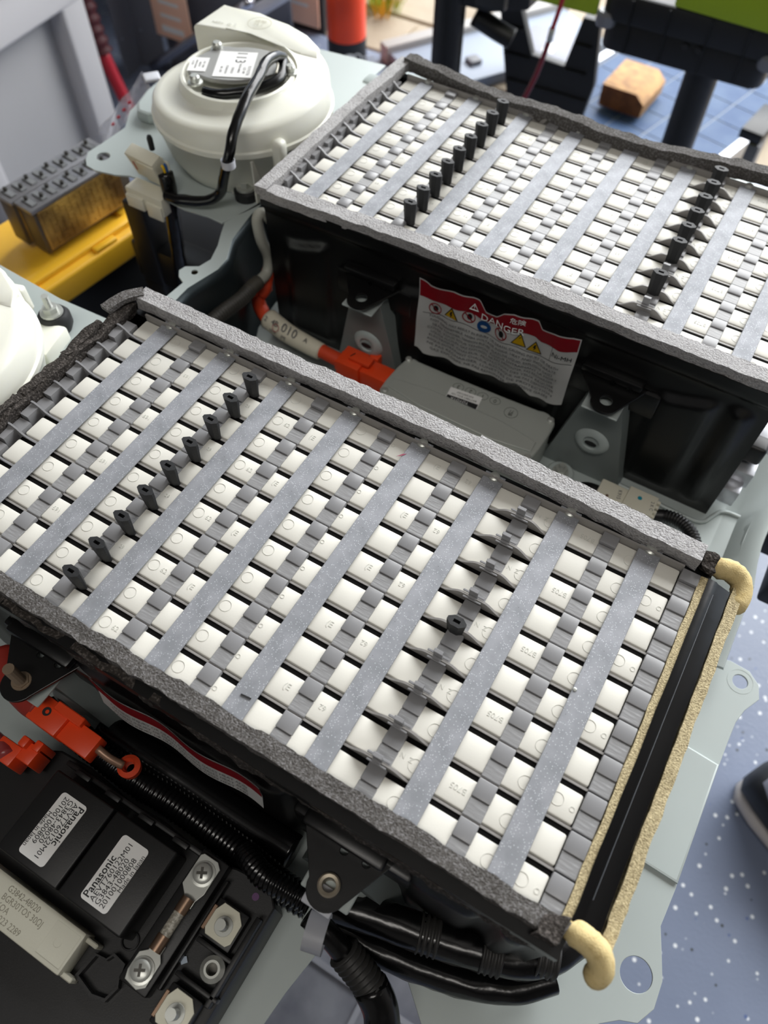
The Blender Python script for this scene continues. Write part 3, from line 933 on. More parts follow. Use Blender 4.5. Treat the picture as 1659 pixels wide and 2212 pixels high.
holes = [circ(0.4755, 0.0277, 0.0092, 32), circ(0.4765, 0.2298, 0.0052, 28),
         [(0.3135, -0.0560), (0.3090, -0.0800), (0.3050, -0.1150), (0.3100, -0.28), (0.4200, -0.28), (0.4100, -0.09), (0.3850, -0.058), (0.352, -0.030), (0.3360, -0.0255), (0.3210, -0.0330)]]
plate('pan', P, -0.1400, -0.1385, TRAY, tr, holes, 0.0003)
plate('stamped_step', [(0.436, 0.086), (0.4802, 0.084), (0.4806, 0.166), (0.436, 0.169)], -0.1385, -0.1360, TRAY, tr, (), 0.0016)
plate('washer_ring', circ(0.4765, 0.2298, 0.0090, 32), -0.1385, -0.13835, TRAY, tr, (circ(0.4765, 0.2298, 0.0087, 32), ), 0)
# right side lip in the gap between the packs
bm = bmesh.new()
pr = [(0.425, -0.1385), (0.436, -0.1375), (0.449, -0.121), (0.459, -0.118), (0.460, -0.121), (0.447, -0.124), (0.436, -0.141), (0.425, -0.141)]
rows = []
for i in range(31):
    y = 0.222 + 0.36 * i / 30
    dx = 0.004 * math.sin(i * 0.5) if 5 < i < 14 else 0
    rows.append([bm.verts.new((x + (dx if k in (2, 3, 4, 5) else 0), y, z)) for k, (x, z) in enumerate(pr)])
for a, b in zip(rows, rows[1:]):
    for i in range(len(pr)):
        j = (i + 1) % len(pr); bm.faces.new((a[i], a[j], b[j], b[i]))
bm.faces.new(rows[0]); bm.faces.new(rows[-1])
fin('side_lip', bm, TRAY, tr, 50)
foamp = [(0.10, 0.345), (0.300, 0.345), (0.350, 0.3425), (0.404, 0.3400), (0.414, 0.342), (0.418, 0.352), (0.423, 0.362), (0.440, 0.362)]
sweep('bead', resample([Vector((x, y, -0.1372)) for x, y in chaikin([Vector((a, b, 0)).to_2d() for a, b in foamp], 2, False)], 0.004), [(-0.0018, -0.001), (0.0018, -0.001), (0.0012, 0.0012), (-0.0012, 0.0012)], TRAY, tr)
# blower platform behind and left
P1 = [(-0.0230, 0.60), (-0.0240, 0.398), (-0.0270, 0.385), (-0.0400, 0.3500), (-0.0543, 0.3510), (-0.0780, 0.3480), (-0.1000, 0.3500), (-0.1124, 0.3600), (-0.1300, 0.3625), (-0.1487, 0.3602), (-0.1600, 0.3548), (-0.1802, 0.3504), (-0.1915, 0.3520), (-0.1981, 0.3581), (-0.2045, 0.3683), (-0.2030, 0.385), (-0.2019, 0.4158), (-0.2161, 0.4390), (-0.2236, 0.4822), (-0.2240, 0.62), (-0.05, 0.64), (-0.05, 0.60)]
plate('blower_shelf', P1, -0.0465, -0.0450, TRAY, tr, (circ(-0.1883, 0.3702, 0.0062, 28, 0, 2 * PI),), 0.0003)
P2 = [(0.004, -0.20), (-0.20, -0.20), (-0.20, 0.2180), (-0.1591, 0.2159), (-0.0909, 0.2116), (-0.0437, 0.2135), (-0.020, 0.2120), (0.004, 0.19)]
plate('blower_shelf', P2, -0.0465, -0.0450, TRAY, tr, (), 0.0003)
plate('stamped_panel', chaikin([(-0.018, 0.10), (-0.055, 0.10), (-0.055, 0.190), (-0.018, 0.190)], 2), -0.0450, -0.0435, TRAY, tr, (), 0.0008)
plate('stamped_panel', chaikin([(-0.165, 0.43), (-0.215, 0.43), (-0.215, 0.60), (-0.165, 0.60)], 2), -0.0450, -0.0340, TRAY, tr, (), 0.003)
RIM = [(-0.0385, 0.3521), (-0.0330, 0.3400), (-0.0255, 0.3252), (-0.0199, 0.3085), (-0.0227, 0.2970), (-0.0321, 0.2912), (-0.0335, 0.2850), (-0.0290, 0.2790), (-0.0217, 0.2752), (-0.0235, 0.2444), (-0.0280, 0.2128), (-0.008, 0.2128), (-0.0135, 0.246), (-0.0145, 0.272), (-0.0075, 0.302), (-0.0090, 0.316), (-0.0200, 0.338), (-0.0255, 0.372), (-0.0265, 0.398)]
plate('rim', RIM, -0.0465, -0.0450, TRAY, tr, (circ(-0.0215, 0.2895, 0.0028, 16),), 0.0003)
bm = bmesh.new()
path = [(-0.0225, 0.42), (-0.0225, 0.398), (-0.0215, 0.372), (-0.0160, 0.338), (-0.0050, 0.316), (-0.0035, 0.302), (-0.0105, 0.272), (-0.0095, 0.246), (-0.004, 0.2128), (-0.004, 0.20)]
prv = None
for (x, y) in path:
    ring = [bm.verts.new((x - 0.004, y, -0.0452)), bm.verts.new((x, y, -0.0470)), bm.verts.new((x + 0.001, y, -0.052)), bm.verts.new((x + 0.004, y, -0.130)), bm.verts.new((x + 0.008, y, -0.1384))]
    if prv:
        for i in range(4): bm.faces.new((prv[i], prv[i + 1], ring[i + 1], ring[i]))
    prv = ring
bmesh.ops.solidify(bm, geom=list(bm.faces), thickness=0.0015)
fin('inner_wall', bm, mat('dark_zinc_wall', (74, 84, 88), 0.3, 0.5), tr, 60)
# rail beyond the rear pack
bm = bmesh.new()
badd(bm, (-0.055, 0.455), (0.600, 0.618), (-0.055, -0.043), 0.003, 2)
badd(bm, (-0.055, 0.455), (0.634, 0.655), (-0.070, -0.052), 0.003, 2)
badd(bm, (-0.055, 0.455), (0.597, 0.66), (-0.078, -0.072))
for x in (0.02, 0.10, 0.19, 0.29, 0.35, 0.42): badd(bm, (x, x + 0.018), (0.604, 0.626), (-0.05, -0.036), 0.003, 2)
fin('rear_flange', bm, TRAY, tr, 40)
# bracket supports: bent steel towers with a stamped boss
def tower(x, y0, first=None):
    bm = bmesh.new()
    for (w0, w1, z0, z1, ya, yb) in ((0.033, 0.013, -0.1384, -0.046, y0 - 0.018, y0 - 0.028),):
        th = 0.0015
        a = [(x - w0, ya, z0), (x + w0, ya, z0), (x + w1, yb + 0.006, z1), (x - w1, yb + 0.006, z1)]
        A = [bm.verts.new(p) for p in a]
        bm.faces.new(A)
        B = [bm.verts.new(p) for p in ((x - w0, ya, z0), (x - w1, yb + 0.006, z1), (x - w1, y0 - 0.004, z1), (x - w0, y0 - 0.004, z0))]
        bm.faces.new(B)
        C_ = [bm.verts.new(p) for p in ((x + w0, ya, z0), (x + w1, yb + 0.006, z1), (x + w1, y0 - 0.004, z1), (x + w0, y0 - 0.004, z0))]
        bm.faces.new(C_)
    bmesh.ops.solidify(bm, geom=list(bm.faces), thickness=th)
    badd(bm, (x - 0.0135, x + 0.0135), (y0 - 0.036, y0 - 0.004), (-0.0475, -0.0455), 0.0006, 1)
    sup = fin('bracket_support', bm, TRAY, tr)
    n = Matrix.Rotation(math.radians(86), 4, 'X')
    yy = y0 - 0.0225
    lathe('boss', [(0.0145, -0.001), (0.0125, 0.002), (0.009, 0.0038), (0.0065, 0.0038), (0.0058, 0.0018), (0, 0.0018)], (x + 0.001, yy + 0.003, -0.094), TRAY, sup, 36, 50, 0, n)
    plate('slot', circ(0, 0, 0.0048, 20, 0, 2 * PI, 0.0022), 0, 0.0004, INK, sup, (), 0, Matrix.Translation((x + 0.001, yy - 0.0008, -0.094)) @ n)
    return sup
tower(0.311, 0.3563); tower(0.111, 0.3563); tower(0.311, 0.0); tower(0.111, 0.0)
lathe('stud_seat', [(0.0115, -0.1385), (0.0112, -0.1345), (0.0100, -0.1335), (0, -0.1335)], (0.2985, 0.3270, 0), TRAY, tr, 32)
bolt('stud', (0.2985, 0.3270, -0.1335), METAL, tr, 0.0050, 0.0055, 0.004, 0.0026, 0.0068)
bolt('stud', (-0.0424, 0.3899, -0.036), METAL, tr, 0.0052, 0.0065, 0.014, 0.0030, 0.0085)
lathe('grommet', [(0.0105, -0.0450), (0.0108, -0.0375), (0.0095, -0.0360), (0.004, -0.0360)], (-0.0424, 0.3899, 0), RUB, tr, 28)
bolt('stud', (-0.0690, 0.1870, -0.029), METAL, tr, 0.0055, 0.0055, 0.009, 0.0027, 0.0085)
lathe('grommet', [(0.0098, -0.0450), (0.0122, -0.0400), (0.0122, -0.0330), (0.0098, -0.0295), (0.004, -0.0290)], (-0.0690, 0.1870, 0), RUB, tr, 28)
# rusty bushing in the near bracket and the stud in the left one
lathe('bushing', [(0.0052, -0.0380), (0.0056, -0.0350), (0.0048, -0.0342), (0.0034, -0.0346), (0.0032, -0.046)], (0.3110, -0.0300, 0), mat('worn_steel', (170, 160, 142), 0.45, 0.6), tr, 28)
bolt('stud', (0.1110, -0.0300, -0.0375), mat('rusty_zinc', (150, 132, 112), 0.5, 0.6), tr, 0.0046, 0.0012, 0.0165, 0.0032, 0.0056)

# ================================================================== BLOWERS
def blower(cx, cy, label, phase=0.0):
    rt = thing('cooling_blower', label, 'blower', (cx, cy, -0.045))
    n = 96
    bm = bmesh.new()
    # scroll: rises gently round to the outlet; outlet leaves along -X on the far side
    def h(a):            # height of the rim at angle a (world), highest where it joins the duct
        t = ((a - PI * 0.5) % (2 * PI)) / (2 * PI)      # 0 just after the duct going counter clockwise
        return 0.004 + 0.020 * (t ** 1.3)
    def R(a):
        t = ((a - PI * 0.5) % (2 * PI)) / (2 * PI)
        return 0.074 + 0.004 * t
    prof = [(-0.014, -0.044, 0), (-0.006, -0.030, 0), (0.000, -0.004, 0), (0.0018, -0.003, 0), (0.0018, 0.001, 0), (0.0, 0.002, 0), (-0.001, 1, -0.003), (-0.0035, 1, 0.0), (-0.009, 1, 0.0012)]
    rings = []
    for i in range(n):
        a = 2 * PI * i / n + PI * 0.5
        ring = []
        for (dr, z, dz) in prof:
            r = R(a) + dr
            zz = z if z < 0.5 else h(a) + dz + 0.004
            ring.append(bm.verts.new((cx + r * math.cos(a), cy + r * math.sin(a), zz)))
        for rr, dz in ((0.0535, 0.002), (0.0500, 0.0035)):
            ring.append(bm.verts.new((cx + rr * math.cos(a), cy + rr * math.sin(a), (h(a) + dz + 0.004) )))
        for rr, zz in ((0.0488, 0.0250), (0.0478, 0.0272), (0.0455, 0.0278), (0.0440, 0.0262), (0.0435, 0.0200)):
            ring.append(bm.verts.new((cx + rr * math.cos(a), cy + rr * math.sin(a), zz)))
        ring.append(bm.verts.new((cx + 0.001 * math.cos(a), cy + 0.001 * math.sin(a), 0.0190)))
        rings.append(ring)
    for i in range(n):
        a, b = rings[i], rings[(i + 1) % n]
        for k in range(len(a) - 1):
            bm.faces.new((a[k], b[k], b[k + 1], a[k + 1]))
    bm.faces.new([r[-1] for r in rings])
    bm.faces.new([r[0] for r in rings])
    housing = fin('housing', bm, WHITE, rt, 50)
    # outlet duct
    D = chaikin([(-0.074, 0.029), (-0.074, 0.072), (-0.012, 0.0735), (0.015, 0.072), (0.0, 0.048), (-0.025, 0.040)], 0)
    bm = bmesh.new()
    o = [(-0.068, 0.0300), (-0.068, 0.0735), (-0.03, 0.0760), (0.0, 0.0765), (0.022, 0.0725), (0.040, 0.0640), (0.046, 0.052), (0.030, 0.047), (0.010, 0.0500), (-0.020, 0.0480), (-0.040, 0.0380)]
    zt = [0.0350, 0.0350, 0.0350, 0.0345, 0.0325, 0.0300, 0.0270, 0.0270, 0.0320, 0.0340, 0.0350]
    top = [bm.verts.new((cx + x, cy + y, z)) for (x, y), z in zip(o, zt)]
    low = [bm.verts.new((cx + x, cy + y, -0.010)) for (x, y) in o]
    bm.faces.new(top); bm.faces.new(low)
    for i in range(len(o)):
        j = (i + 1) % len(o); bm.faces.new((top[i], top[j], low[j], low[i]))
    es = [e for e in bm.edges if all(v in top for v in e.verts)]
    bmesh.ops.bevel(bm, geom=es, offset=0.003, segments=3, affect='EDGES', profile=0.5)
    fin('duct', bm, WHITE, rt, 35)
    # raised catch and rim nubs
    for a, z in ((-0.55, -0.004), (2.62, -0.004)):
        x, y = cx + 0.0790 * math.cos(a), cy + 0.0790 * math.sin(a)
        bm = bmesh.new()
        badd(bm, (x - 0.0055, x + 0.0055), (y - 0.0055, y + 0.0055), (-0.018, 0.010), 0.004, 3)
        fin('catch', bm, WHITE, rt, 50)
    return rt

b1 = blower(-0.080, 0.445, 'milky white cooling blower with cast motor plate and black cable, beside the rear pack')
# mounting ear
bm = bmesh.new()
badd(bm, (-0.0560, -0.0542), (0.386, 0.404), (-0.0448, -0.006), 0.0006, 1)
badd(bm, (-0.0306, -0.0288), (0.386, 0.404), (-0.0448, -0.006), 0.0006, 1)
badd(bm, (-0.0560, -0.0288), (0.400, 0.404), (-0.0448, -0.003), 0.001, 1)
fin('mounting_ear', bm, WHITE, b1)
# motor plate
Cx, Cy = -0.0800, 0.4450
pl = [(-0.0405, 0.012), (-0.0440, -0.004), (-0.0400, -0.022), (-0.0320, -0.029), (-0.0235, -0.0260), (-0.0160, -0.0270), (-0.006, -0.0250), (0.012, -0.0170), (0.030, 0.004), (0.040, 0.022), (0.034, 0.030), (0.020, 0.0400), (0.004, 0.0410), (-0.014, 0.0365), (-0.022, 0.0300), (-0.030, 0.0280), (-0.038, 0.0230)]
mp = plate('motor_plate', chaikin([(Cx + a * 0.93, Cy + b * 0.93) for a, b in pl], 2), 0.0255, 0.0290, METAL_C, b1, (), 0.0008)
def bl_label(c, ex, ey, w, hh, lines, z=0.0294):
    ex = Vector(ex).normalized(); ey = Vector(ey).normalized()
    M = frame((c[0], c[1], z), ex, ey)
    o = plate('label', [(-w / 2, -hh / 2), (w / 2, -hh / 2), (w / 2, hh / 2), (-w / 2, hh / 2)], -0.0001, 0.0001, LABELW, mp, (), 0, M)
    for (s, x, y, sz) in lines:
        t = text('lettering', s, sz, M @ Matrix.Translation((x, y, 0.00016)), INK, mp, 0.00003)
    return o
bl_label((-0.1112, 0.4330), (0.45, -0.9, 0), (0.9, 0.45, 0), 0.0215, 0.0155, [('12V  0.8A', 0, 0.0045, 0.0026), ('030710', 0, 0.0012, 0.0024), ('MADE IN JAPAN', 0, -0.002, 0.0018), ('A 7702', -0.002, -0.005, 0.0022)])
bl_label((-0.0850, 0.4490), (0.45, -0.9, 0), (0.9, 0.45, 0), 0.0400, 0.0320, [('113', -0.011, 0.003, 0.0125), ('TOYOTA', 0.009, 0.0125, 0.0036), ('LZZ 100', 0.009, 0.0088, 0.0028), ('G9230-48020', 0.006, 0.0045, 0.0026), ('DENSO', 0.010, -0.001, 0.0030), ('272500-0241', 0.009, -0.006, 0.0026), ('0A  LPR', 0.009, -0.0105, 0.0028)])
for (x, y) in ((-0.1150, 0.4640), (-0.0985, 0.4120), (-0.0410, 0.4660)):
    w = lathe('screw', [(0.0062, 0.0270), (0.0062, 0.0282), (0.0042, 0.0286), (0.0042, 0.0320), (0.0030, 0.0335), (0, 0.0337)], (x, y, 0), METAL, mp, 24)
# mould stamp on the duct
M = frame((-0.1000, 0.5060, 0.0352), (0.95, 0.25, 0), (-0.25, 0.95, 0))
plate('mould_stamp', circ(0, 0, 0.0105, 40), 0, 0.0001, mat('mould_mark', (176, 172, 150), 0.5), b1, (circ(0, 0, 0.0100, 40), ), 0, M)
text('mould_stamp', '成形\nM 1', 0.0055, M, MATS['mould_mark'], b1, 0.00003, space=0.9)
text('mould_stamp', '>PP<  W 2', 0.0050, frame((-0.1260, 0.4900, 0.0353), (0.95, 0.25, 0), (-0.25, 0.95, 0)), EMB, b1, 0.00008)
# black taped cable over the lid
cb = thing('blower_cable', 'black taped cable looping over the lid of the rear blower', 'cable', (-0.05, 0.44, 0.03))
tube('sleeve', [(-0.0520, 0.4720, 0.0340), (-0.0505, 0.4600, 0.0400), (-0.0470, 0.4420, 0.0440), (-0.0410, 0.4250, 0.0430), (-0.0345, 0.3980, 0.0400), (-0.0285, 0.3700, 0.0290), (-0.0275, 0.3590, 0.0150), (-0.0380, 0.3600, -0.0080), (-0.0480, 0.3640, -0.0270), (-0.0600, 0.3580, -0.0360), (-0.0820, 0.3500, -0.0380), (-0.0980, 0.3500, -0.0400)], 0.0042, BLACK_G, cb, 12, 0.0022, None, None, 0.12)
tube('sleeve', [(-0.0500, 0.4700, 0.0320), (-0.0420, 0.4500, 0.0285), (-0.0520, 0.4250, 0.0280), (-0.0700, 0.4080, 0.0275), (-0.0850, 0.4060, 0.0260)], 0.0042, BLACK_G, cb, 12, 0.0022, None, None, 0.12)
tube('wire', [(-0.0540, 0.4640, 0.0350), (-0.0475, 0.4580, 0.0350), (-0.0440, 0.4500, 0.0330)], 0.0010, WHITE2, cb, 8, 0.001)
lathe('cable_band', [(0.0052, -0.003), (0.0056, -0.003), (0.0056, 0.003), (0.0052, 0.003)], (-0.0295, 0.3590, 0.0080), CLIP, cb, 24)

b2 = blower(-0.080, 0.090, 'milky white cooling blower cut off at the left edge, beside the front pack')
bm = bmesh.new()
M = Matrix.Translation((-0.066, 0.172, -0.03)) @ Matrix.Rotation(0.25, 4, 'Z')
badd(bm, (-0.010, 0.016), (-0.022, 0.008), (-0.015, -0.002), 0.002, 2, M)
fin('mounting_ear', bm, WHITE, b2, 40)
bm = bmesh.new()
badd(bm, (-0.0100, 0.0020), (-0.0040, 0.0045), (-0.002, 0.020), 0.003, 3, Matrix.Translation((-0.080, 0.179, -0.025)) @ Matrix.Rotation(0.3, 4, 'Z'))
fin('hook', bm, WHITE, b2, 50)

# ================================================================== CONTROL UNIT between the packs
cu_ = thing('control_unit', 'grey die-cast electronic control box with slanted lid between the packs', 'electronics box', (0.212, 0.318, -0.1385))
out = [(0.146, 0.336), (0.152, 0.3425), (0.160, 0.3405), (0.262, 0.3435), (0.270, 0.3460), (0.279, 0.3420), (0.2815, 0.3360), (0.2800, 0.3000), (0.274, 0.2920), (0.262, 0.2900), (0.160, 0.2920), (0.148, 0.2945), (0.144, 0.3010)]
plate('lid', chaikin(out, 1), -0.1010, -0.0950, ECUM, cu_, (), 0.0018)
plate('body', chaikin([(0.212 + (x - 0.212) * 0.98, 0.318 + (y - 0.318) * 0.95) for x, y in out], 1), -0.1380, -0.1010, ECUM, cu_, (), 0.001)
plate('lid_step', chaikin([(0.150, 0.318), (0.276, 0.318), (0.276, 0.2965), (0.150, 0.2985)], 1), -0.0950, -0.0938, ECUM, cu_, (), 0.001)
for (x, y) in ((0.2765, 0.3390), (0.1500, 0.3380), (0.2760, 0.2965), (0.1500, 0.2990)):
    lathe('screw', [(0.0028, -0.0950), (0.0028, -0.0938), (0.0018, -0.0928), (0, -0.0928)], (x, y, 0), METAL, cu_, 16)
M = frame((0.2130, 0.3180, -0.0936), (-1, -0.12, 0), (0.12, -1, 0))
M = frame((0.2080, 0.3225, -0.0945), (-0.99, -0.1, 0), (0.1, -0.99, 0))
lb = plate('label', [(-0.0135, -0.008), (0.0135, -0.008), (0.0135, 0.008), (-0.0135, 0.008)], 0, 0.00015, LABELW, cu_, (), 0, M @ Matrix.Translation((0, 0, 0.0002)))
plate('label_band', [(-0.0130, 0.0005), (0.0130, 0.0005), (0.0130, 0.0078), (-0.0130, 0.0078)], 0, 0.0001, INK, lb, (), 0, M @ Matrix.Translation((0, 0, 0.00036)))
for s, x, y, sz, mm in (('TOYOTA', 0.002, 0.0028, 0.0036, LABELW), ('89892-48020', -0.001, 0.0062, 0.0028, LABELW), ('BATTERY ECU 12V', 0, -0.0018, 0.0026, INK), ('A2C53071007', 0, -0.0048, 0.0024, INK)):
    text('lettering', s, sz, M @ Matrix.Translation((x, y, 0.0005)), mm, lb, 0.00003)
for i, s in enumerate('0123'):
    x, y = 0.2305 - i * 0.0092 * 1.15, 0.3345 - 0.0006 * i
    M2 = frame((x, y, -0.0949), (-0.99, -0.1, 0), (0.1, -0.99, 0))
    text('embossed_mark', s, 0.0055, M2, mat('dark_grey_mark', (82, 84, 78), 0.6), cu_, 0.0001)
    plate('embossed_mark', circ(0, 0, 0.0045, 24, 0, 2 * PI, 0.0038), 0, 0.0001, MATS['dark_grey_mark'], cu_, (circ(0, 0, 0.0042, 24, 0, 2 * PI, 0.0035),), 0, M2)
M2 = frame((0.2465, 0.3300, -0.0949), (-0.99, -0.1, 0), (0.1, -0.99, 0))
plate('embossed_mark', circ(0, 0, 0.0055, 28), 0, 0.0001, MATS['dark_grey_mark'], cu_, (circ(0, 0, 0.0052, 28),), 0, M2)
text('embossed_mark', '検\n71', 0.0038, M2, MATS['dark_grey_mark'], cu_, 0.0001, space=0.8)

# ================================================================== CABLES IN THE GAP
oc = thing('orange_cable', 'orange high-voltage cable tagged 4B 010 A, plugged in behind the front pack', 'cable', (0.07, 0.325, -0.118))
tube('sheath', [(-0.0050, 0.3560, -0.100), (-0.0070, 0.3450, -0.104), (-0.0030, 0.3390, -0.108), (0.0040, 0.3340, -0.110), (0.0130, 0.3300, -0.111), (0.0330, 0.3250, -0.111), (0.0600, 0.3230, -0.111), (0.0850, 0.3210, -0.111), (0.0980, 0.3210, -0.111)], 0.0062, ORANGE_T, oc, 14, 0.003, None, None, 0.08)
tube('tag_sleeve', [(0.0140, 0.3295, -0.110), (0.0360, 0.3240, -0.110), (0.0560, 0.3215, -0.110), (0.0740, 0.3205, -0.1105)], 0.0078, mat('cream_paper', (222, 216, 196), 0.6), oc, 20, 0.003, None, lambda t: 0.0092 - 0.0018 * t)
for s, x, sz in (('010', 0.0430, 0.0115), ('4B', 0.0270, 0.0070), ('A', 0.0610, 0.0060), ('2', 0.0170, 0.006)):
    text('lettering', s, sz, frame((x, 0.3195 - (x - 0.03) * 0.1 + 0.001, -0.1015), (1, -0.12, -0.02), (0.08, 0.72, 0.69)), INKG, oc, 0.00005)
text('lettering', '0018      [M]', 0.0036, frame((0.0330, 0.3150, -0.1062), (1, -0.12, -0.02), (0.08, 0.45, 0.89)), INKG, oc, 0.00005)
plate('stamp', circ(0, 0, 0.0034, 20), 0, 0.0001, LABELR, oc, (circ(0, 0, 0.0030, 20),), 0, frame((0.0300, 0.3175, -0.1025), (1, -0.12, -0.02), (0.08, 0.65, 0.76)))
bm = bmesh.new()
badd(bm, (0.0960, 0.1180), (0.3090, 0.3300), (-0.121, -0.0990), 0.0012, 2)
badd(bm, (0.1180, 0.1460), (0.3110, 0.3280), (-0.120, -0.1010), 0.0012, 2)
badd(bm, (0.1050, 0.1250), (0.3150, 0.3250), (-0.099, -0.0955), 0.0008, 2)
badd(bm, (0.1160, 0.1250), (0.3300, 0.3380), (-0.118, -0.102), 0.001, 2)
for k in range(3): badd(bm, (0.0935, 0.0985), (0.3110 + k * 0.006, 0.3140 + k * 0.006), (-0.112, -0.103), 0.0005, 1)
plug_ = fin('plug', bm, ORANGE, oc, 40)
plate('tick_mark', [(0.1060, 0.3170), (0.1068, 0.3168), (0.1088, 0.3215), (0.1080, 0.3220)], -0.0953, -0.0952, INK, plug_)

t = thing('drain_tube', 'milky white bent vent tube rising beside the rear pack', 'tube', (-0.02, 0.38, -0.1))
tube('tube', [(0.0005, 0.3660, -0.0370), (-0.0035, 0.3610, -0.0285), (-0.0060, 0.3565, -0.0330), (-0.0040, 0.3550, -0.0500), (-0.0020, 0.3590, -0.0700), (-0.0010, 0.3530, -0.0820), (-0.0010, 0.3380, -0.0830)], 0.0048, mat('milky_tube', (170, 170, 160), 0.45), t, 14, 0.002)
t = thing('corrugated_hose', 'dark grey corrugated hose running down into the gap between the packs', 'hose', (-0.03, 0.33, -0.115))
tube('cuff', [(-0.0010, 0.3400, -0.0830), (-0.0010, 0.3330, -0.0820), (0.0, 0.3240, -0.081)], 0.0062, mat('brown_grey_rubber', (78, 74, 66), 0.6), t, 16, 0.002)
tube('hose', [(0.0, 0.3260, -0.0812), (0.0010, 0.3130, -0.0800), (0.0010, 0.2950, -0.0770), (0.0010, 0.2750, -0.0750), (0.002, 0.2500, -0.074)], 0.0060, mat('charcoal_hose', (62, 60, 56), 0.5), t, 16, None, (0.0030, 0.0006, 0, 1))
t = thing('orange_conduit', 'thin orange conduit lying along the tray wall under the grey hose', 'conduit', (-0.04, 0.32, -0.12))
tube('conduit', [(-0.0040, 0.3360, -0.0920), (-0.0060, 0.3200, -0.0880), (-0.0055, 0.2950, -0.0850), (-0.0040, 0.2650, -0.083)], 0.0040, ORANGE_T, t, 12, None, (0.0030, 0.0005, 0, 1))
t = thing('orange_loop', 'orange taped cable bundle tucked against the left end of the rear pack', 'cable', (-0.01, 0.40, -0.09))
tube('cable', [(0.0010, 0.3650, -0.075), (-0.0030, 0.3560, -0.086), (-0.0020, 0.3490, -0.096), (-0.0040, 0.3440, -0.102)], 0.0060, ORANGE_T, t, 12, 0.002, None, None, 0.2)
tube('wire', [(-0.0090, 0.3500, -0.089), (-0.0040, 0.3500, -0.088), (0.0010, 0.3520, -0.088)], 0.0010, LABELY, t, 6, 0.001)

def connector(t, x, y, z, rows=1, m=WHITE2):
    pass
wc = thing('white_connector', 'cream plug pair with a blue dot, at the right end of the gap between packs', 'connector', (0.355, 0.318, -0.1385))
bm = bmesh.new()
badd(bm, (0.3315, 0.3530), (0.3070, 0.3245), (-0.131, -0.1150), 0.001, 2)
badd(bm, (0.3330, 0.3520), (0.3230, 0.3255), (-0.125, -0.117), 0.0005, 1)
fin('plug_half', bm, WHITE2, wc, 40)
bm = bmesh.new()
badd(bm, (0.3525, 0.3755), (0.3080, 0.3275), (-0.131, -0.1130), 0.001, 2)
for k in range(4): badd(bm, (0.3750, 0.3780), (0.3090 + k * 0.0048, 0.3115 + k * 0.0048), (-0.128, -0.1145), 0.0004, 1)
badd(bm, (0.3530, 0.3760), (0.2950, 0.3080), (-0.136, -0.1250), 0.001, 2)
fin('plug_half', bm, WHITE2, wc, 40)
plate('blue_dot', circ(0.3625, 0.3195, 0.0017, 16), -0.1129, -0.1127, mat('teal_paint', (20, 140, 160), 0.4), wc)
plate('rust_spot', circ(0.3400, 0.3105, 0.0013, 9), -0.1149, -0.1148, STRAP_D, wc)
text('lettering', 'K915', 0.0042, frame((0.3478, 0.3160, -0.11485), (0.15, -1, 0), (1, 0.15, 0)), INKG, wc, 0.00005)
text('lettering', '2 K C', 0.0036, frame((0.3728, 0.3170, -0.11285), (0.15, -1, 0), (1, 0.15, 0)), INKG, wc, 0.00005)
t = thing('taped_lead', 'black corrugated lead curving from the cream plug down past the foam', 'cable', (0.40, 0.31, -0.12))
tube('conduit', [(0.3760, 0.3170, -0.122), (0.3860, 0.3200, -0.120), (0.3960, 0.3190, -0.118), (0.4060, 0.3130, -0.117), (0.4130, 0.3030, -0.118), (0.4170, 0.2900, -0.120), (0.4160, 0.2700, -0.126)], 0.0048, BLACK, t, 14, None, (0.0024, 0.0004, 0.1, 1))
t = thing('taped_lead', 'short black taped lead entering the left side of the cream plug', 'cable', (0.32, 0.318, -0.125))
tube('conduit', [(0.3320, 0.3160, -0.123), (0.3250, 0.3155, -0.123), (0.3180, 0.3130, -0.126), (0.3110, 0.3060, -0.131)], 0.0050, BLACK_G, t, 12, 0.002, None, None, 0.15)
wf = thing('edge_connector', 'black clip on the bright flange at the right end of the rear pack', 'clip', (0.43, 0.40, -0.1))
box('clip_body', (0.4135, 0.4290), (0.3800, 0.3960), (-0.098, -0.080), BLACK, wf, 0.003, 3)
bm = bmesh.new()
badd(bm, (0.4125, 0.4270), (0.3620, 0.3760), (-0.1300, -0.1130), 0.001, 2)
badd(bm, (0.4125, 0.4300), (0.3740, 0.4100), (-0.1180, -0.1020), 0.001, 2)
badd(bm, (0.4130, 0.4340), (0.3980, 0.4500), (-0.1000, -0.0860), 0.001, 2)
fin('bracket_plate', bm, ALU, wf, 40)

# ================================================================== WHITE CONNECTORS AND CABLE AT THE LEFT
wl_ = thing('white_connector', 'two stacked cream plugs with a red paint mark left of the rear blower', 'connector', (-0.12, 0.36, -0.045))
Mr = Matrix.Translation((-0.1200, 0.3610, -0.0265)) @ Matrix.Rotation(-0.08, 4, 'Z') @ Matrix.Rotation(0.35, 4, 'X')
bm = bmesh.new()
badd(bm, (-0.0175, 0.0150), (-0.0060, 0.0060), (-0.0120, 0.0140), 0.0010, 2, Mr)
badd(bm, (-0.0050, 0.0150), (-0.0070, 0.0070), (-0.0120, 0.0110), 0.0010, 2, Mr)
pa = fin('plug_half', bm, WHITE2, wl_, 40)
bm = bmesh.new()
Mq = Matrix.Translation((-0.1180, 0.3505, -0.0440))
badd(bm, (-0.0200, 0.0200), (-0.0080, 0.0080), (-0.0140, 0.0030), 0.0010, 2, Mq)
badd(bm, (-0.0190, 0.0000), (-0.0110, -0.0070), (-0.0140, -0.0020), 0.0010, 2, Mq)
badd(bm, (0.0020, 0.0190), (-0.0100, -0.0070), (-0.0180, -0.0040), 0.0010, 2, Mq)
fin('plug_half', bm, WHITE2, wl_, 40)
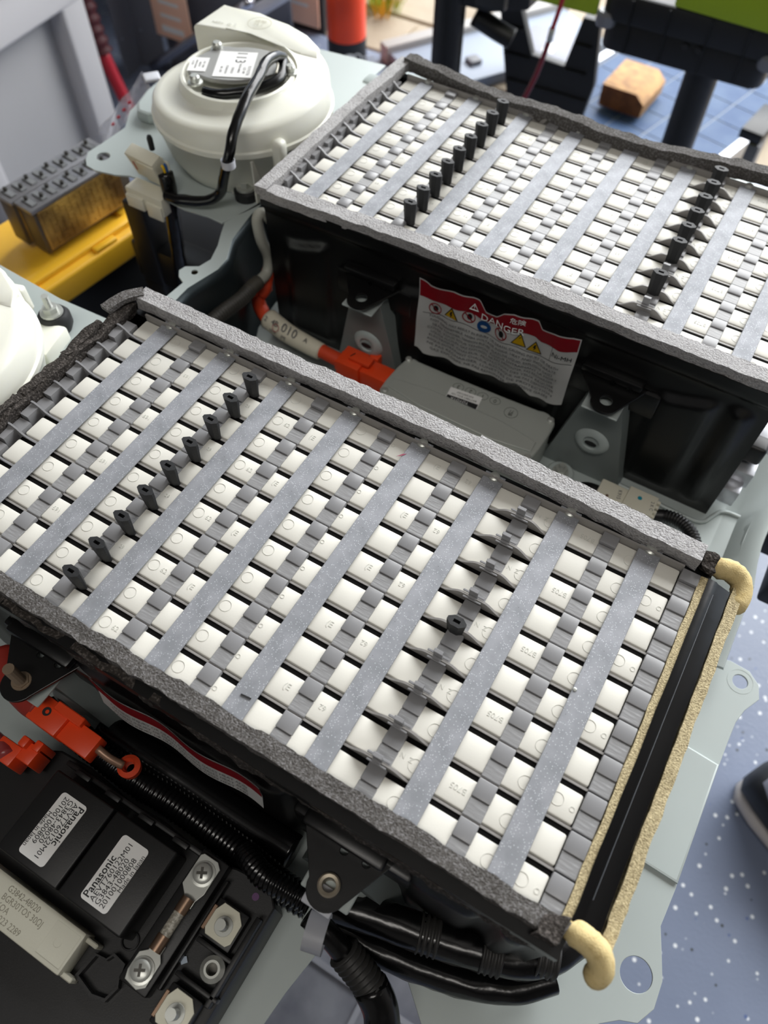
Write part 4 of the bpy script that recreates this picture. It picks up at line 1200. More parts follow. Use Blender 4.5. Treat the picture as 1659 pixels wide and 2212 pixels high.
box('red_mark', (-0.0125, -0.0112), (-0.0064, -0.0061), (-0.0050, 0.0055), LABELR, pa, 0, 1, Mr @ Matrix.Rotation(0.15, 4, 'Y'))
lathe('pin', [(0.0024, 0), (0.0026, 0.010), (0.0018, 0.0125), (0, 0.0130)], (-0.1290, 0.3760, -0.022), RUB, wl_, 14)
for k, mm in enumerate((LABELY, LABELB, WHITE2)):
    tube('wire', [(-0.1080, 0.3590 + k * 0.003, -0.0200), (-0.1045, 0.3600 + k * 0.003, -0.0210), (-0.1030, 0.3600 + k * 0.0025, -0.0270)], 0.0011, mm, wl_, 8, 0.001)
t = thing('black_conduit', 'glossy black taped conduit dropping from the white plugs behind the tray', 'cable', (-0.105, 0.36, -0.15))
tube('conduit', [(-0.1030, 0.3600, -0.0260), (-0.1010, 0.3580, -0.0400), (-0.1030, 0.3560, -0.0700), (-0.1080, 0.3560, -0.1100), (-0.1130, 0.3560, -0.1500), (-0.1150, 0.3560, -0.2000), (-0.1180, 0.3560, -0.30)], 0.0066, BLACK_G, t, 14, 0.003, None, None, 0.10)

# ================================================================== JUNCTION BLOCK (relays, resistor, fuse)
jb = thing('junction_block', 'black plastic junction block with relays, fuse and resistor at lower left', 'electronics', (0.22, -0.09, -0.1385))
base_out = [(0.128, -0.045), (0.150, -0.0435), (0.178, -0.0470), (0.205, -0.0450), (0.232, -0.0470), (0.2480, -0.0470), (0.2560, -0.0440), (0.2720, -0.0420), (0.2800, -0.0440), (0.2860, -0.0500), (0.2860, -0.0600), (0.2860, -0.0660), (0.2850, -0.20), (0.100, -0.20), (0.100, -0.06)]
plate('base', base_out, -0.1370, -0.0960, BLACK, jb, (), 0.0012)
box('base_rim', (0.140, 0.250), (-0.0500, -0.0470), (-0.096, -0.0860), BLACK, jb, 0.0008)
for x in (0.150, 0.172, 0.196, 0.220):
    box('latch', (x, x + 0.010), (-0.0515, -0.0485), (-0.086, -0.082), BLACK, jb, 0.0005)
for i, (x0, ang, num) in enumerate(((0.1448, 180, '201001000809'), (0.1878, 0, '201001000808'))):
    y0, y1 = -0.1010, -0.0545
    bm = bmesh.new()
    badd(bm, (x0 + 0.0004, x0 + 0.0420), (y0, y1), (-0.1000, -0.0715), 0.0012, 3)
    rl = fin('relay', bm, BLACK, jb, 40)
    cxx, cyy = x0 + 0.0205, (y0 + y1) / 2 - 0.0015
    M = frame((cxx, cyy, -0.0715), (0, 1, 0) if ang == 0 else (0, -1, 0), (-1, 0, 0) if ang == 0 else (1, 0, 0))
    w, hh, c = 0.0350, 0.0175, 0.0022
    o = []
    for sx_, sy_, a in ((1, 1, 0), (-1, 1, 90), (-1, -1, 180), (1, -1, 270)):
        o += [(sx_ * (w / 2 - c) + c * math.cos(math.radians(a + 15 * k)), sy_ * (hh / 2 - c) + c * math.sin(math.radians(a + 15 * k))) for k in range(7)]
    lbx = plate('label', o, 0.00005, 0.0002, LABELW, rl, (), 0, M)
    for s, x, y, sz, b in (('Panasonic', -0.0160, 0.0058, 0.0056, 1), ('AEVT760122M01', -0.0160, 0.0020, 0.0042, 0), ('G3843-48020', -0.0160, -0.0013, 0.0042, 0), (num, -0.0160, -0.0046, 0.0042, 0), ('Made in Japan', -0.0060, -0.0075, 0.0034, 0)):
        text('lettering', s, sz, M @ Matrix.Translation((x, y, 0.00026 + 0.0)), INK, lbx, 0.00004, None, 'LEFT', 1.06 if not b else 1.0)
        if b:
            text('lettering', s, sz, M @ Matrix.Translation((x + 0.00018, y, 0.00027)), INK, lbx, 0.00004, None, 'LEFT', 1.0)
            text('lettering', s, sz, M @ Matrix.Translation((x + 0.00009, y + 0.00012, 0.00028)), INK, lbx, 0.00004, None, 'LEFT', 1.0)
# ceramic resistor
bm = bmesh.new()
badd(bm, (0.100, 0.2120), (-0.1300, -0.1085), (-0.0960, -0.0800), 0.0010, 2)
rs = fin('resistor', bm, CERAM, jb, 40)
box('resistor_pad', (0.1950, 0.2105), (-0.1275, -0.1110), (-0.0800, -0.0797), CERAM, rs, 0.0001, 1)
lathe('resistor_dimple', [(0.0022, -0.0797), (0.0020, -0.0795), (0.0, -0.0795)], (0.2020, -0.1190, 0), CERAM, rs, 20)
for i, s in enumerate(('G3842-48020', 'BGR30TOS 30ΩJ', 'KOA', '091223 2289')):
    text('lettering', s, 0.0046, Matrix.Translation((0.1620, -0.1130 - i * 0.0044, -0.07995)), mat('faint_print', (132, 128, 112), 0.7), rs, 0.00004, None, 'LEFT', 0.85)
for (a, b) in (((0.2120, -0.1110), (0.2190, -0.1085)), ((0.2120, -0.1290), (0.2180, -0.1290))):
    bm = bmesh.new()
    badd(bm, (min(a[0], b[0]) - 0.001, b[0]), (a[1] - 0.0012, a[1] + 0.0012), (-0.095, -0.0850), 0.0005, 1)
    fin('clip_lead', bm, CERAM, rs)
# fuse
fz = -0.0830
bm = bmesh.new()
def strip(bm, x0, x1, y0, y1, z0, z1, r=0.0): badd(bm, (x0, x1), (y0, y1), (z0, z1), r, 2)
o1 = [(0.2395, -0.0560)] + circ(0.2450, -0.0565, 0.0068, 10, 0, PI * 0.9) + [(0.2385, -0.0700), (0.2425, -0.0730), (0.2500, -0.0720), (0.2518, -0.0600)]
plate('fuse_blade', [(0.2385, -0.0490), (0.2400, -0.0475), (0.2490, -0.0475), (0.2520, -0.0500), (0.2520, -0.0640), (0.2500, -0.0690), (0.2500, -0.0730), (0.2430, -0.0730), (0.2430, -0.0690), (0.2385, -0.0650)], fz, fz + 0.0014, METAL, jb, (), 0.0003)
plate('fuse_blade', [(0.2430, -0.0930), (0.2500, -0.0930), (0.2500, -0.0970), (0.2525, -0.1000), (0.2525, -0.1120), (0.2490, -0.1150), (0.2410, -0.1140), (0.2395, -0.1100), (0.2395, -0.1010), (0.2430, -0.0980)], fz, fz + 0.0014, METAL, jb, (), 0.0003)
RY = Matrix.Rotation(PI / 2, 4, 'X')
lathe('fuse_tube', [(0.0, -0.0115), (0.0030, -0.0115), (0.0030, 0.0115), (0.0, 0.0115)], (0.2465, -0.0830, fz + 0.0030), mat('sand_glass', (150, 146, 134), 0.35, mottle=((200, 196, 184), 700, 0.45, 0.6)), jb, 20, 35, 0, RY)
for y in (-0.0730, -0.0930):
    lathe('fuse_cap', [(0.0, -0.0040), (0.0035, -0.0040), (0.0035, 0.0040), (0.0, 0.0040)], (0.2465, y, fz + 0.0030), COPPER, jb, 20, 35, 0, RY)
def cross_screw(x, y, z, r=0.0052):
    s = lathe('screw', [(r * 1.25, z), (r * 1.25, z + 0.0008), (r, z + 0.0010), (r * 0.98, z + 0.0034), (r * 0.75, z + 0.0042), (0, z + 0.0043)], (x, y, 0), METAL, jb, 24)
    M = Matrix.Translation((x, y, z + 0.0043)) @ Matrix.Rotation(0.5, 4, 'Z')
    a, b = r * 0.55, r * 0.14
    plate('cross_slot', [(-a, -b), (-b, -b), (-b, -a), (b, -a), (b, -b), (a, -b), (a, b), (b, b), (b, a), (-b, a), (-b, b), (-a, b)], -0.0001, 0.00008, METAL_D, s, (), 0, M)
cross_screw(0.2455, -0.0560, fz + 0.0014)
cross_screw(0.2462, -0.1070, fz + 0.0014)
box('fuse_well', (0.2370, 0.2545), (-0.1160, -0.0455), (-0.096, -0.0850), BLACK, jb, 0.001)
# terminals along the right
for (x, y) in ((0.2690, -0.0695), (0.2715, -0.1125)):
    p = plate('terminal', [(x - 0.0085, y + 0.0035), (x - 0.0060, y + 0.0085), (x + 0.0035, y + 0.0085), (x + 0.0080, y + 0.0040), (x + 0.0080, y - 0.0060), (x + 0.0060, y - 0.0085), (x - 0.0065, y - 0.0085), (x - 0.0085, y - 0.0060)], -0.0870, -0.0855, mat('tin_plate', (196, 194, 178), 0.45, 0.6), jb, (), 0.0003)
    box('copper_edge', (x - 0.0105, x - 0.0082), (y - 0.0075, y + 0.0055), (-0.0880, -0.0862), COPPER, p, 0.0004, 1)
    bolt('stud', (x, y - 0.001, -0.0855), METAL, p, 0.0001, 0.0004, 0.0085, 0.0028, 0.0050)
    box('terminal_seat', (x - 0.0100, x + 0.0090), (y - 0.0100, y + 0.0095), (-0.096, -0.0871), BLACK, jb, 0.0008)
nut = lathe('ring_nut', [(0.0030, -0.0930), (0.0030, -0.0850), (0.0042, -0.0850), (0.0052, -0.0860), (0.0064, -0.0870), (0.0066, -0.0900)], (0.2755, -0.0890, 0), METAL, jb, 24)
plate('nut_well', circ(0.2755, -0.0890, 0.0030, 16), -0.0930, -0.0922, METAL_D, nut)
plate('purple_dot', circ(0.2735, -0.0505, 0.0020, 20), -0.0958, -0.0956, mat('purple_ink', (96, 56, 104), 0.5), jb)
# moulded connector socket
sk = [(0.2180, -0.1140), (0.2250, -0.1130), (0.2270, -0.1090), (0.2350, -0.1100), (0.2370, -0.1170), (0.2390, -0.1200), (0.2370, -0.1280), (0.2290, -0.1300), (0.2160, -0.1270)]
cxk = sum(a for a, b in sk) / len(sk); cyk = sum(b for a, b in sk) / len(sk)
plate('socket', sk, -0.096, -0.0900, BLACK, jb, ([(cxk + (a - cxk) * 0.86, cyk + (b - cyk) * 0.86) for a, b in sk],), 0)
lathe('screw_well', [(0.0048, -0.0960), (0.0048, -0.0945), (0.0040, -0.0942), (0.0038, -0.096)], (0.2290, -0.1010, 0), INK, jb, 20)
plate('paint_chip', [(0.2560, -0.0935), (0.2590, -0.0915), (0.2612, -0.0935), (0.2590, -0.0960)], -0.0949, -0.0946, mat('pale_blue_chip', (176, 190, 206), 0.4), jb)
for (x0, x1, y0, y1, h) in ((0.2560, 0.2580, -0.110, -0.052, 0.004), (0.2810, 0.2840, -0.104, -0.058, 0.006), (0.2600, 0.2820, -0.0830, -0.0805, 0.006), (0.2600, 0.2860, -0.1005, -0.0980, 0.006)):
    box('rib', (x0, x1), (y0, y1), (-0.096, -0.096 + h + 0.003), BLACK, jb, 0.0006)

# orange plugs near the junction block
oq = thing('orange_plug', 'orange high-voltage plug with black ring mark under the front pack', 'connector', (0.135, -0.036, -0.08))
MO = Matrix.Translation((0.1350, -0.0345, -0.0640)) @ Matrix.Rotation(-0.03, 4, 'Z')
bm = bmesh.new()
badd(bm, (-0.0210, 0.0010), (-0.0085, 0.0075), (-0.010, 0.0040), 0.0010, 2, MO)
badd(bm, (0.0010, 0.0235), (-0.0080, 0.0060), (-0.010, 0.0015), 0.0010, 2, MO)
badd(bm, (-0.0100, 0.0100), (0.0030, 0.0085), (-0.006, 0.0055), 0.0006, 1, MO)
pq = fin('plug', bm, ORANGE, oq, 40)
plate('ring_mark', circ(0, 0, 0.0026, 18), 0, 0.0001, INK, pq, (circ(0.0003, 0, 0.0012, 12),), 0, MO @ Matrix.Translation((-0.0120, 0.0000, 0.0041)))
tube('copper_lead', [(0.1580, -0.0350, -0.068), (0.1660, -0.0355, -0.071), (0.1740, -0.0345, -0.075)], 0.0024, mat('pale_copper', (150, 120, 100), 0.4, 0.5), oq, 12, 0.002)
lathe('orange_grommet', [(0.0030, -0.006), (0.0062, -0.004), (0.0066, 0.001), (0.0040, 0.003), (0.0028, 0.0)], (0.1760, -0.0330, -0.078), ORANGE_T, oq, 24)
tube('orange_sleeve', [(0.0700, -0.0200, -0.070), (0.0880, -0.0300, -0.068), (0.1050, -0.0340, -0.067), (0.1160, -0.0345, -0.066)], 0.0080, mat('red_orange_cable', (150, 40, 28), 0.6), oq, 12, 0.003)
o2 = thing('orange_holder', 'small orange clip holder above the left relay at the left edge', 'connector', (0.118, -0.056, -0.0955))
bm = bmesh.new()
badd(bm, (0.1060, 0.1210), (-0.0680, -0.0560), (-0.0900, -0.0700), 0.001, 2)
badd(bm, (0.1200, 0.1300), (-0.0620, -0.0510), (-0.0900, -0.0705), 0.001, 2)
badd(bm, (0.1180, 0.1230), (-0.0560, -0.0500), (-0.0900, -0.0660), 0.001, 2)
badd(bm, (0.1250, 0.1300), (-0.0540, -0.0480), (-0.0900, -0.0690), 0.001, 2)
fin('holder', bm, ORANGE, o2, 40)
tube('red_fuse', [(0.0980, -0.0600, -0.078), (0.1080, -0.0610, -0.0740), (0.1160, -0.0640, -0.0710)], 0.0044, mat('glassy_red', (150, 60, 60), 0.3), o2, 14, 0.002)

# black harnesses under the front pack
t = thing('wire_harness', 'thick black taped harness running along the side of the front pack', 'cable', (0.22, -0.035, -0.125))
tube('conduit', [(0.095, -0.030, -0.108), (0.130, -0.0330, -0.110), (0.165, -0.0350, -0.113), (0.200, -0.0340, -0.114), (0.235, -0.0350, -0.112), (0.262, -0.0370, -0.106), (0.285, -0.0390, -0.100), (0.300, -0.0380, -0.100)], 0.0085, BLACK_G, t, 16, None, (0.0032, 0.0004, 0.0, 1), None, 0.06)
t = thing('cable_duct', 'smooth glossy black duct between the ribbed harness and the side of the front pack', 'duct', (0.20, -0.018, -0.128))
tube('duct', [(0.130, -0.0200, -0.118), (0.165, -0.0195, -0.120), (0.200, -0.0195, -0.122), (0.240, -0.0200, -0.122), (0.275, -0.0195, -0.120)], 0.0105, COVER, t, 18, 0.004, None, None, 0.0)
world()
t = thing('wire_harness', 'black corrugated harness bundled left of the near bracket', 'cable', (0.28, -0.04, -0.12))
tube('conduit', [(0.2560, -0.0355, -0.095), (0.2640, -0.0380, -0.088), (0.2740, -0.0405, -0.084), (0.2860, -0.0400, -0.082), (0.3020, -0.0385, -0.084)], 0.0062, BLACK_G, t, 14, None, (0.0026, 0.0006, 0, 1), None, 0.08)
t = thing('wire_harness', 'thickest black harness curving right under the near corner of the front pack', 'cable', (0.37, -0.02, -0.12))
tube('conduit', [(0.3020, -0.0330, -0.098), (0.3200, -0.0290, -0.099), (0.3400, -0.0240, -0.100), (0.3620, -0.0190, -0.101), (0.3850, -0.0130, -0.102), (0.4080, -0.0050, -0.104), (0.4240, 0.0060, -0.106), (0.4330, 0.0200, -0.110)], 0.0098, BLACK_G, t, 18, 0.0028, None, None, 0.06)
for a in ((0.3100, -0.0315), (0.3630, -0.0186), (0.3960, -0.0095), (0.4220, 0.0045)):
    q = Vector((a[0], a[1], -0.1005))
    d = Vector((0.012, 0.0035, -0.0004))
    tube('corrugation', [tuple(q - d * 0.4), tuple(q), tuple(q + d * 0.5)], 0.0100, mat('charcoal_conduit', (44, 43, 42), 0.5), t, 18, None, (0.0032, 0.0007, 0, 1))
t = thing('wire_harness', 'black harness lying just below the thickest one at the near corner', 'cable', (0.37, -0.04, -0.12))
tube('conduit', [(0.3060, -0.0420, -0.108), (0.3260, -0.0400, -0.112), (0.3480, -0.0370, -0.116), (0.3720, -0.0320, -0.119), (0.3960, -0.0250, -0.121), (0.4180, -0.0140, -0.122), (0.4330, 0.0000, -0.122)], 0.0080, BLACK_G, t, 16, 0.0028, None, None, 0.08)
t = thing('wire_harness', 'black corrugated harness hanging down past the tray opening', 'cable', (0.345, -0.06, -0.12))
tube('conduit', [(0.3050, -0.0440, -0.078), (0.3180, -0.0460, -0.082), (0.3300, -0.0490, -0.088)], 0.0062, BLACK_G, t, 16, 0.002, None, None, 0.05)
tube('corrugation', [(0.3290, -0.0485, -0.087), (0.3400, -0.0515, -0.093), (0.3510, -0.0550, -0.099)], 0.0082, MATS['charcoal_conduit'], t, 18, None, (0.0032, 0.0008, 0, 1))
tube('conduit', [(0.3480, -0.0540, -0.098), (0.3580, -0.0600, -0.103), (0.3640, -0.0700, -0.107), (0.3650, -0.0860, -0.110), (0.3640, -0.11, -0.113)], 0.0095, BLACK_G, t, 16, 0.003, None, None, 0.06)
# white nylon cable clamp
cc = thing('cable_clamp', 'milky nylon cable clamp loop hanging below the near black bracket', 'clamp', (0.309, -0.048, -0.055))
bm = bmesh.new()
N = 28
ring = []
for i in range(N + 1):
    a = -0.6 + 4.9 * i / N
    ring.append([Vector((0.0, 0.0095 * math.cos(a), 0.0095 * math.sin(a))) + Vector((dx, 0, 0)) for dx in (-0.0050, 0.0050)])
Mx = Matrix.Translation((0.3150, -0.0490, -0.0550)) @ Matrix.Rotation(0.25, 4, 'Z') 
vs = [[bm.verts.new(Mx @ p) for p in r] for r in ring]
fs = [bm.faces.new((a[0], a[1], b[1], b[0])) for a, b in zip(vs, vs[1:])]
bmesh.ops.solidify(bm, geom=fs, thickness=0.0012)
badd(bm, (0.3020, 0.3180), (-0.0420, -0.0300), (-0.0445, -0.0420), 0.0005, 1)
fin('loop', bm, CLIP, cc, 50)

# ================================================================== WORK STAND UNDER THE TRAY
ws = thing('work_stand', 'black steel work stand under the tray, one post showing at the left', 'stand', (0.16, 0.3, -0.6))
box('cross_beam', (-0.195, 0.51), (0.375, 0.405), (-0.185, -0.1415), BLACK, ws, 0.003)
box('cross_beam', (-0.195, 0.40), (0.060, 0.090), (-0.185, -0.1415), BLACK, ws, 0.003)
for x in (-0.180, 0.46):
    for y in (0.390, 0.075):
        if x > 0.4: x = 0.385 if y < 0.2 else 0.43
        box('post', (x - 0.013, x + 0.013), (y - 0.013, y + 0.013), (-0.600, -0.185), BLACK, ws, 0.003)
box('post_top', (-0.186, -0.160), (0.372, 0.398), (-0.186, -0.090), BLACK, ws, 0.003)
box('side_beam', (0.478, 0.512), (0.330, 0.640), (-0.185, -0.150), BLACK, ws, 0.003)

# ================================================================== BACKGROUND, LEFT
# large grey tote
tt = thing('storage_tote', 'large light grey plastic storage tote at the upper left', 'storage box', (-1.05, 0.75, -0.6), (0, 0, 0))
def tote_face(px0, px1, z0, z1): pass
bm = bmesh.new()
Mt = Matrix.Translation((-0.905, 0.985, -0.6)) @ Matrix.Rotation(math.radians(4), 4, 'Z')
badd(bm, (-0.60, -0.015), (-0.80, 0.0), (0.0, 0.52), 0.03, 4, Mt)
tb = fin('bin', bm, TOTE, tt, 40)
bm = bmesh.new()
badd(bm, (-0.030, 0.020), (-0.056, 0.006), (0.02, 0.46), 0.008, 3, Mt)
badd(bm, (-0.030, 0.020), (-0.335, -0.300), (0.02, 0.46), 0.006, 3, Mt)
badd(bm, (-0.030, 0.022), (-0.80, 0.008), (0.295, 0.40), 0.008, 3, Mt)
badd(bm, (-0.030, 0.034), (-0.80, 0.012), (0.37, 0.53), 0.012, 3, Mt)
badd(bm, (-0.60, 0.012), (-0.060, 0.014), (0.36, 0.52), 0.010, 3, Mt)
fin('moulded_frame', bm, mat('pale_tote_plastic', (196, 194, 195), 0.5), tt, 40)
box('lid', (-0.62, 0.025), (-0.82, 0.025), (0.52, 0.56), mat('pale_tote_lid', (230, 228, 230), 0.5), tt, 0.008, 3, Mt)
world()
# black tote with yellow lid
yt = thing('tool_tote', 'black storage tote with a bright yellow lid left of the tray', 'storage box', (-0.45, 0.38, -0.6))
My = Matrix.Translation((-0.2500, 0.466, 0)) @ Matrix.Rotation(math.radians(-7), 4, 'Z')
bm = bmesh.new()
badd(bm, (-0.118, -0.012), (-0.50, -0.012), (-0.600, -0.215), 0.010, 2, My)
fin('bin', bm, NAVY, yt, 40)
bm = bmesh.new()
badd(bm, (-0.130, 0.0), (-0.52, 0.0), (-0.222, -0.192), 0.004, 3, My)
lid = fin('lid', bm, YEL, yt, 40)
bm = bmesh.new()
badd(bm, (-0.026, -0.012), (-0.50, -0.012), (-0.194, -0.186), 0.002, 2, My)
badd(bm, (-0.120, -0.012), (-0.026, -0.012), (-0.194, -0.188), 0.002, 2, My)
for yy in (-0.085, -0.190): badd(bm, (-0.012, -0.003), (yy, yy + 0.030), (-0.194, -0.188), 0.002, 2, My)
fin('raised_edge', bm, YEL, lid, 40)
text('lettering', 'STORAGE', 0.022, My @ frame((-0.0105, -0.085, -0.330), (0, 1, 0), (0, 0, 1)), mat('yellow_print_dim', (190, 176, 40), 0.5), yt, 0.0002)
world()
bc = thing('tool_case', 'black case with a yellow stripe standing under the blower shelf', 'case', (-0.13, 0.46, -0.6))
box('case_body', (-0.225, -0.060), (0.410, 0.640), (-0.600, -0.165), NAVY, bc, 0.006)
box('case_stripe', (-0.1500, -0.1430), (0.4085, 0.4100), (-0.330, -0.168), YEL, bc, 0.0005, 1)
world()
# electronics modules standing on the lid
for i, (dx, lab_) in enumerate(((0.0, 'gold-faced electronic module with perforated side, nearest on the yellow lid'), (-0.029, 'grey electronic module standing behind the gold-faced one on the lid'))):
    em = thing('electronic_module', lab_, 'electronics', (-0.302 + dx, 0.410, -0.184))
    Mm = Matrix.Translation((-0.2905 + dx, 0.410, -0.184)) @ Matrix.Rotation(math.radians(-7), 4, 'Z')
    bm = bmesh.new()
    badd(bm, (-0.024, 0.0), (-0.062, 0.062), (0.0, 0.050), 0.001, 2, Mm)
    bd = fin('body', bm, mat('module_grey', (96, 88, 78), 0.45, 0.3), em, 40)
    bm = bmesh.new()
    badd(bm, (-0.026, 0.002), (-0.064, 0.064), (0.050, 0.054), 0.0005, 2, Mm)
    fin('top_plate', bm, mat('module_top', (150, 150, 154), 0.4, 0.6), em, 40)
    box('gold_face', (0.0, 0.0015), (-0.058, 0.050), (0.003, 0.049), GOLD, em, 0.0005, 1, Mm)
    bm = bmesh.new()
    for a in range(14):
        for b in range(9):
            if (a * 3 + b) % 5 == 0: continue
            yy = -0.054 + a * 0.0072; zz = 0.006 + b * 0.0046
            badd(bm, (0.0015, 0.0020), (yy, yy + 0.0058), (zz, zz + 0.0008), 0, 1, Mm)
            badd(bm, (0.0015, 0.0020), (yy, yy + 0.0008), (zz, zz + 0.0040), 0, 1, Mm)
    s = fin('grid_ribs', bm, GOLD, em); s['kind'] = 'stuff'
    for k in range(9):
        y = -0.058 + k * 0.0135
        box('terminal_block', (-0.022, -0.004), (y, y + 0.008), (0.054, 0.0555), mat('tb_grey', (120, 122, 124), 0.5), em, 0.001, 1, Mm)
        lathe('terminal_screw', [(0.0022, 0.0), (0.0022, 0.0035), (0, 0.004)], Mm @ Vector((-0.017 + 0.008 * (k % 2), y + 0.004, 0.0555)), METAL_D, em, 10)
world()
# clear bag with a red print, leaning between shelf and tray
bg_ = thing('clear_pouch', 'clear plastic pouch with faint red print behind the tray corner', 'bag', (-0.33, 0.56, -0.184))
bm = bmesh.new(); G = []
A = Vector((-0.318, 0.478, -0.128)); B = Vector((-0.270, 0.520, -0.068)); n2 = Vector((0.40, -0.25, -0.10)).normalized() * 0.026
for i in range(17):
    G.append([bm.verts.new(A.lerp(B, i / 16) + n2 * (k / 6 - 0.5) + Vector((0, 0, 0.0015 * math.sin(i * 0.9 + k)))) for k in range(7)])
fs = [bm.faces.new((G[i][k], G[i + 1][k], G[i + 1][k + 1], G[i][k + 1])) for i in range(16) for k in range(6)]
bmesh.ops.solidify(bm, geom=fs, thickness=0.0006)
fin('film', bm, CLEAR, bg_, 60)
for k in range(4):
    p = A.lerp(B, 0.25 + k * 0.12)
    box('red_print', (-0.0008, 0.0008), (-0.002, 0.002), (-0.001, 0.001), RED, bg_, 0, 1, Matrix.Translation(p + Vector((0.002, 0, 0.003))))
box('zip_end', (-0.008, 0.008), (-0.007, 0.010), (-0.002, 0.002), CLIP, bg_, 0.0018, 3, Matrix.Translation(B + Vector((0.002, 0.004, 0.002))) @ Matrix.Rotation(-0.7, 4, 'Z'))
world()
# steel shelving with cards, rods
sh = thing('steel_shelf', 'dark grey steel shelving unit with drilled posts behind the blower', 'shelf', (-0.95, 1.32, -0.6))
Ms = Matrix.Translation((-1.049, 1.285, -0.66)) @ Matrix.Rotation(math.radians(8), 4, 'Z')
post = plate('post', [(-0.035, 0), (0.035, 0), (0.035, 1.4), (-0.035, 1.4)], 0, 0.003, SHELF, sh, [circ(x, y, 0.004, 10) for x in (-0.018, 0.018) for y in [0.06 + 0.08 * k for k in range(16)]], 0, Ms @ Matrix.Rotation(PI / 2, 4, 'X'))
plate('post', [(-0.035, 0), (0.035, 0), (0.035, 1.4), (-0.035, 1.4)], 0, 0.003, SHELF, sh, [circ(x, y, 0.004, 10) for x in (-0.018, 0.018) for y in [0.06 + 0.08 * k for k in range(16)]], 0, Ms @ Matrix.Translation((-0.036, -0.036, 0)) @ Matrix.Rotation(PI / 2, 4, 'Z') @ Matrix.Rotation(PI / 2, 4, 'X'))
box('shelf_beam', (-0.90, -0.03), (0.0, 0.02), (0.42, 0.50), SHELF, sh, 0.003, 1, Ms)
box('shelf_beam', (-0.90, -0.03), (0.0, 0.02), (0.80, 0.86), SHELF, sh, 0.003, 1, Ms)
box('shelf_beam', (0.03, 0.34), (0.02, 0.04), (0.06, 0.14), SHELF, sh, 0.003, 1, Ms)
box('shelf_back', (-0.95, 0.30), (0.30, 0.32), (0.02, 1.4), mat('dark_back', (34, 34, 38), 0.7), sh, 0.003, 1, Ms)
box('shelf_panel', (0.04, 0.34), (0.06, 0.07), (0.10, 1.3), mat('shelf_panel_grey', (108, 110, 120), 0.5, 0.1), sh, 0.003, 1, Ms)
world()
def card(x, y, z, w, h, yaw, pitch, lines, lab_):
    c = thing('price_card', lab_, 'card', (x, y, z))
    M = Matrix.Translation((x, y, z)) @ Matrix.Rotation(yaw, 4, 'Z') @ Matrix.Rotation(pitch, 4, 'X')
    o = box('card', (-w / 2, w / 2), (-0.002, 0.002), (-h / 2, h / 2), CARD, c, 0.0015, 2, M)
    for i, s in enumerate(lines):
        wd_ = w * (0.74 if i % 3 == 0 else 0.60) * (0.55 + 0.05 * len(s) / 2)
        hh_ = h * (0.030 if i % 3 == 0 else 0.016)
        box('print_line', (-wd_ / 2, wd_ / 2), (-0.0026, -0.0018), (h * (0.34 - i * 0.125) - hh_, h * (0.34 - i * 0.125) + hh_), LABELW, c, 0, 1, M)
    world()
card(-0.963, 1.280, -0.405, 0.104, 0.22, math.radians(0), 0, ['DAILY REPORT', 'use a new strip', 'each morning', 'COUPLE PLAN', 'for the items', 'to be returned', 'and sorted'], 'coral card with white printed lines clipped to the shelf post')
card(-0.772, 1.500, -0.420, 0.100, 0.20, math.radians(0), 0, ['CARE CARD', 'keep it dry', 'wipe clean', 'NOTES', 'hang by hook', 'after use'], 'coral card with white printed lines right of the white rods')
for i, (a, b, r, lab_) in enumerate((((-1.036, 1.262, -0.585), (-0.720, 1.262, -0.372), 0.010, 'lower chrome rod slanting behind the blower duct'), ((-0.800, 1.300, -0.452), (-0.500, 1.300, -0.250), 0.013, 'thick white rod slanting up behind the blower duct'))):
    rd = thing('metal_rod', lab_, 'rod', a)
    tube('rod', [a, tuple((Vector(a) + Vector(b)) / 2), b], r, CHROME if i == 0 else mat('white_enamel', (226, 226, 234), 0.25), rd, 16, 0.05)
world()
# red tool
rt_ = thing('red_tool', 'red handled tool with black grip in the shadow beside the tote', 'tool', (-0.86, 1.06, -0.5))
tube('handle', [(-0.945, 1.050, -0.440), (-0.930, 1.050, -0.490), (-0.905, 1.050, -0.560)], 0.013, RED, rt_, 14, 0.01)
tube('grip', [(-0.965, 1.055, -0.340), (-0.955, 1.050, -0.400), (-0.945, 1.050, -0.440)], 0.020, mat('dark_red_grip', (70, 16, 24), 0.6), rt_, 14, None, (0.02, 0.002, 0, 1))
# orange spray canister
sp_ = thing('spray_bottle', 'orange and black canister with a white oval logo behind the blower', 'bottle', (-0.640, 1.475, -0.600))
cxs, cys = -0.632, 1.475
lathe('body', [(0.0, -0.600), (0.039, -0.600), (0.043, -0.594), (0.043, -0.555)], (cxs, cys, 0), mat('bright_orange', (240, 96, 30), 0.35), sp_, 32)
lathe('black_band', [(0.0435, -0.555), (0.0435, -0.500)], (cxs, cys, 0), NAVY, sp_, 32)
lathe('upper_body', [(0.043, -0.500), (0.043, -0.370), (0.036, -0.335), (0.020, -0.315), (0.018, -0.290), (0, -0.290)], (cxs, cys, 0), mat('coral_red', (242, 74, 34), 0.35), sp_, 32)
M = Matrix.Translation((cxs, cys, -0.535)) @ Matrix.Rotation(math.radians(38), 4, 'Z') @ Matrix.Translation((0, -0.0446, 0)) @ Matrix.Rotation(PI / 2, 4, 'X')
plate('logo', circ(0.0, 0.0, 0.018, 24, 0, 2 * PI, 0.016), 0, 0.001, LABELW, sp_, (circ(0.0, 0.0, 0.008, 16),), 0, M)
text('lettering', 'One', 0.028, M @ Matrix.Translation((0.032, 0.006, 0.001)), LABELW, sp_, 0.0003)
world()
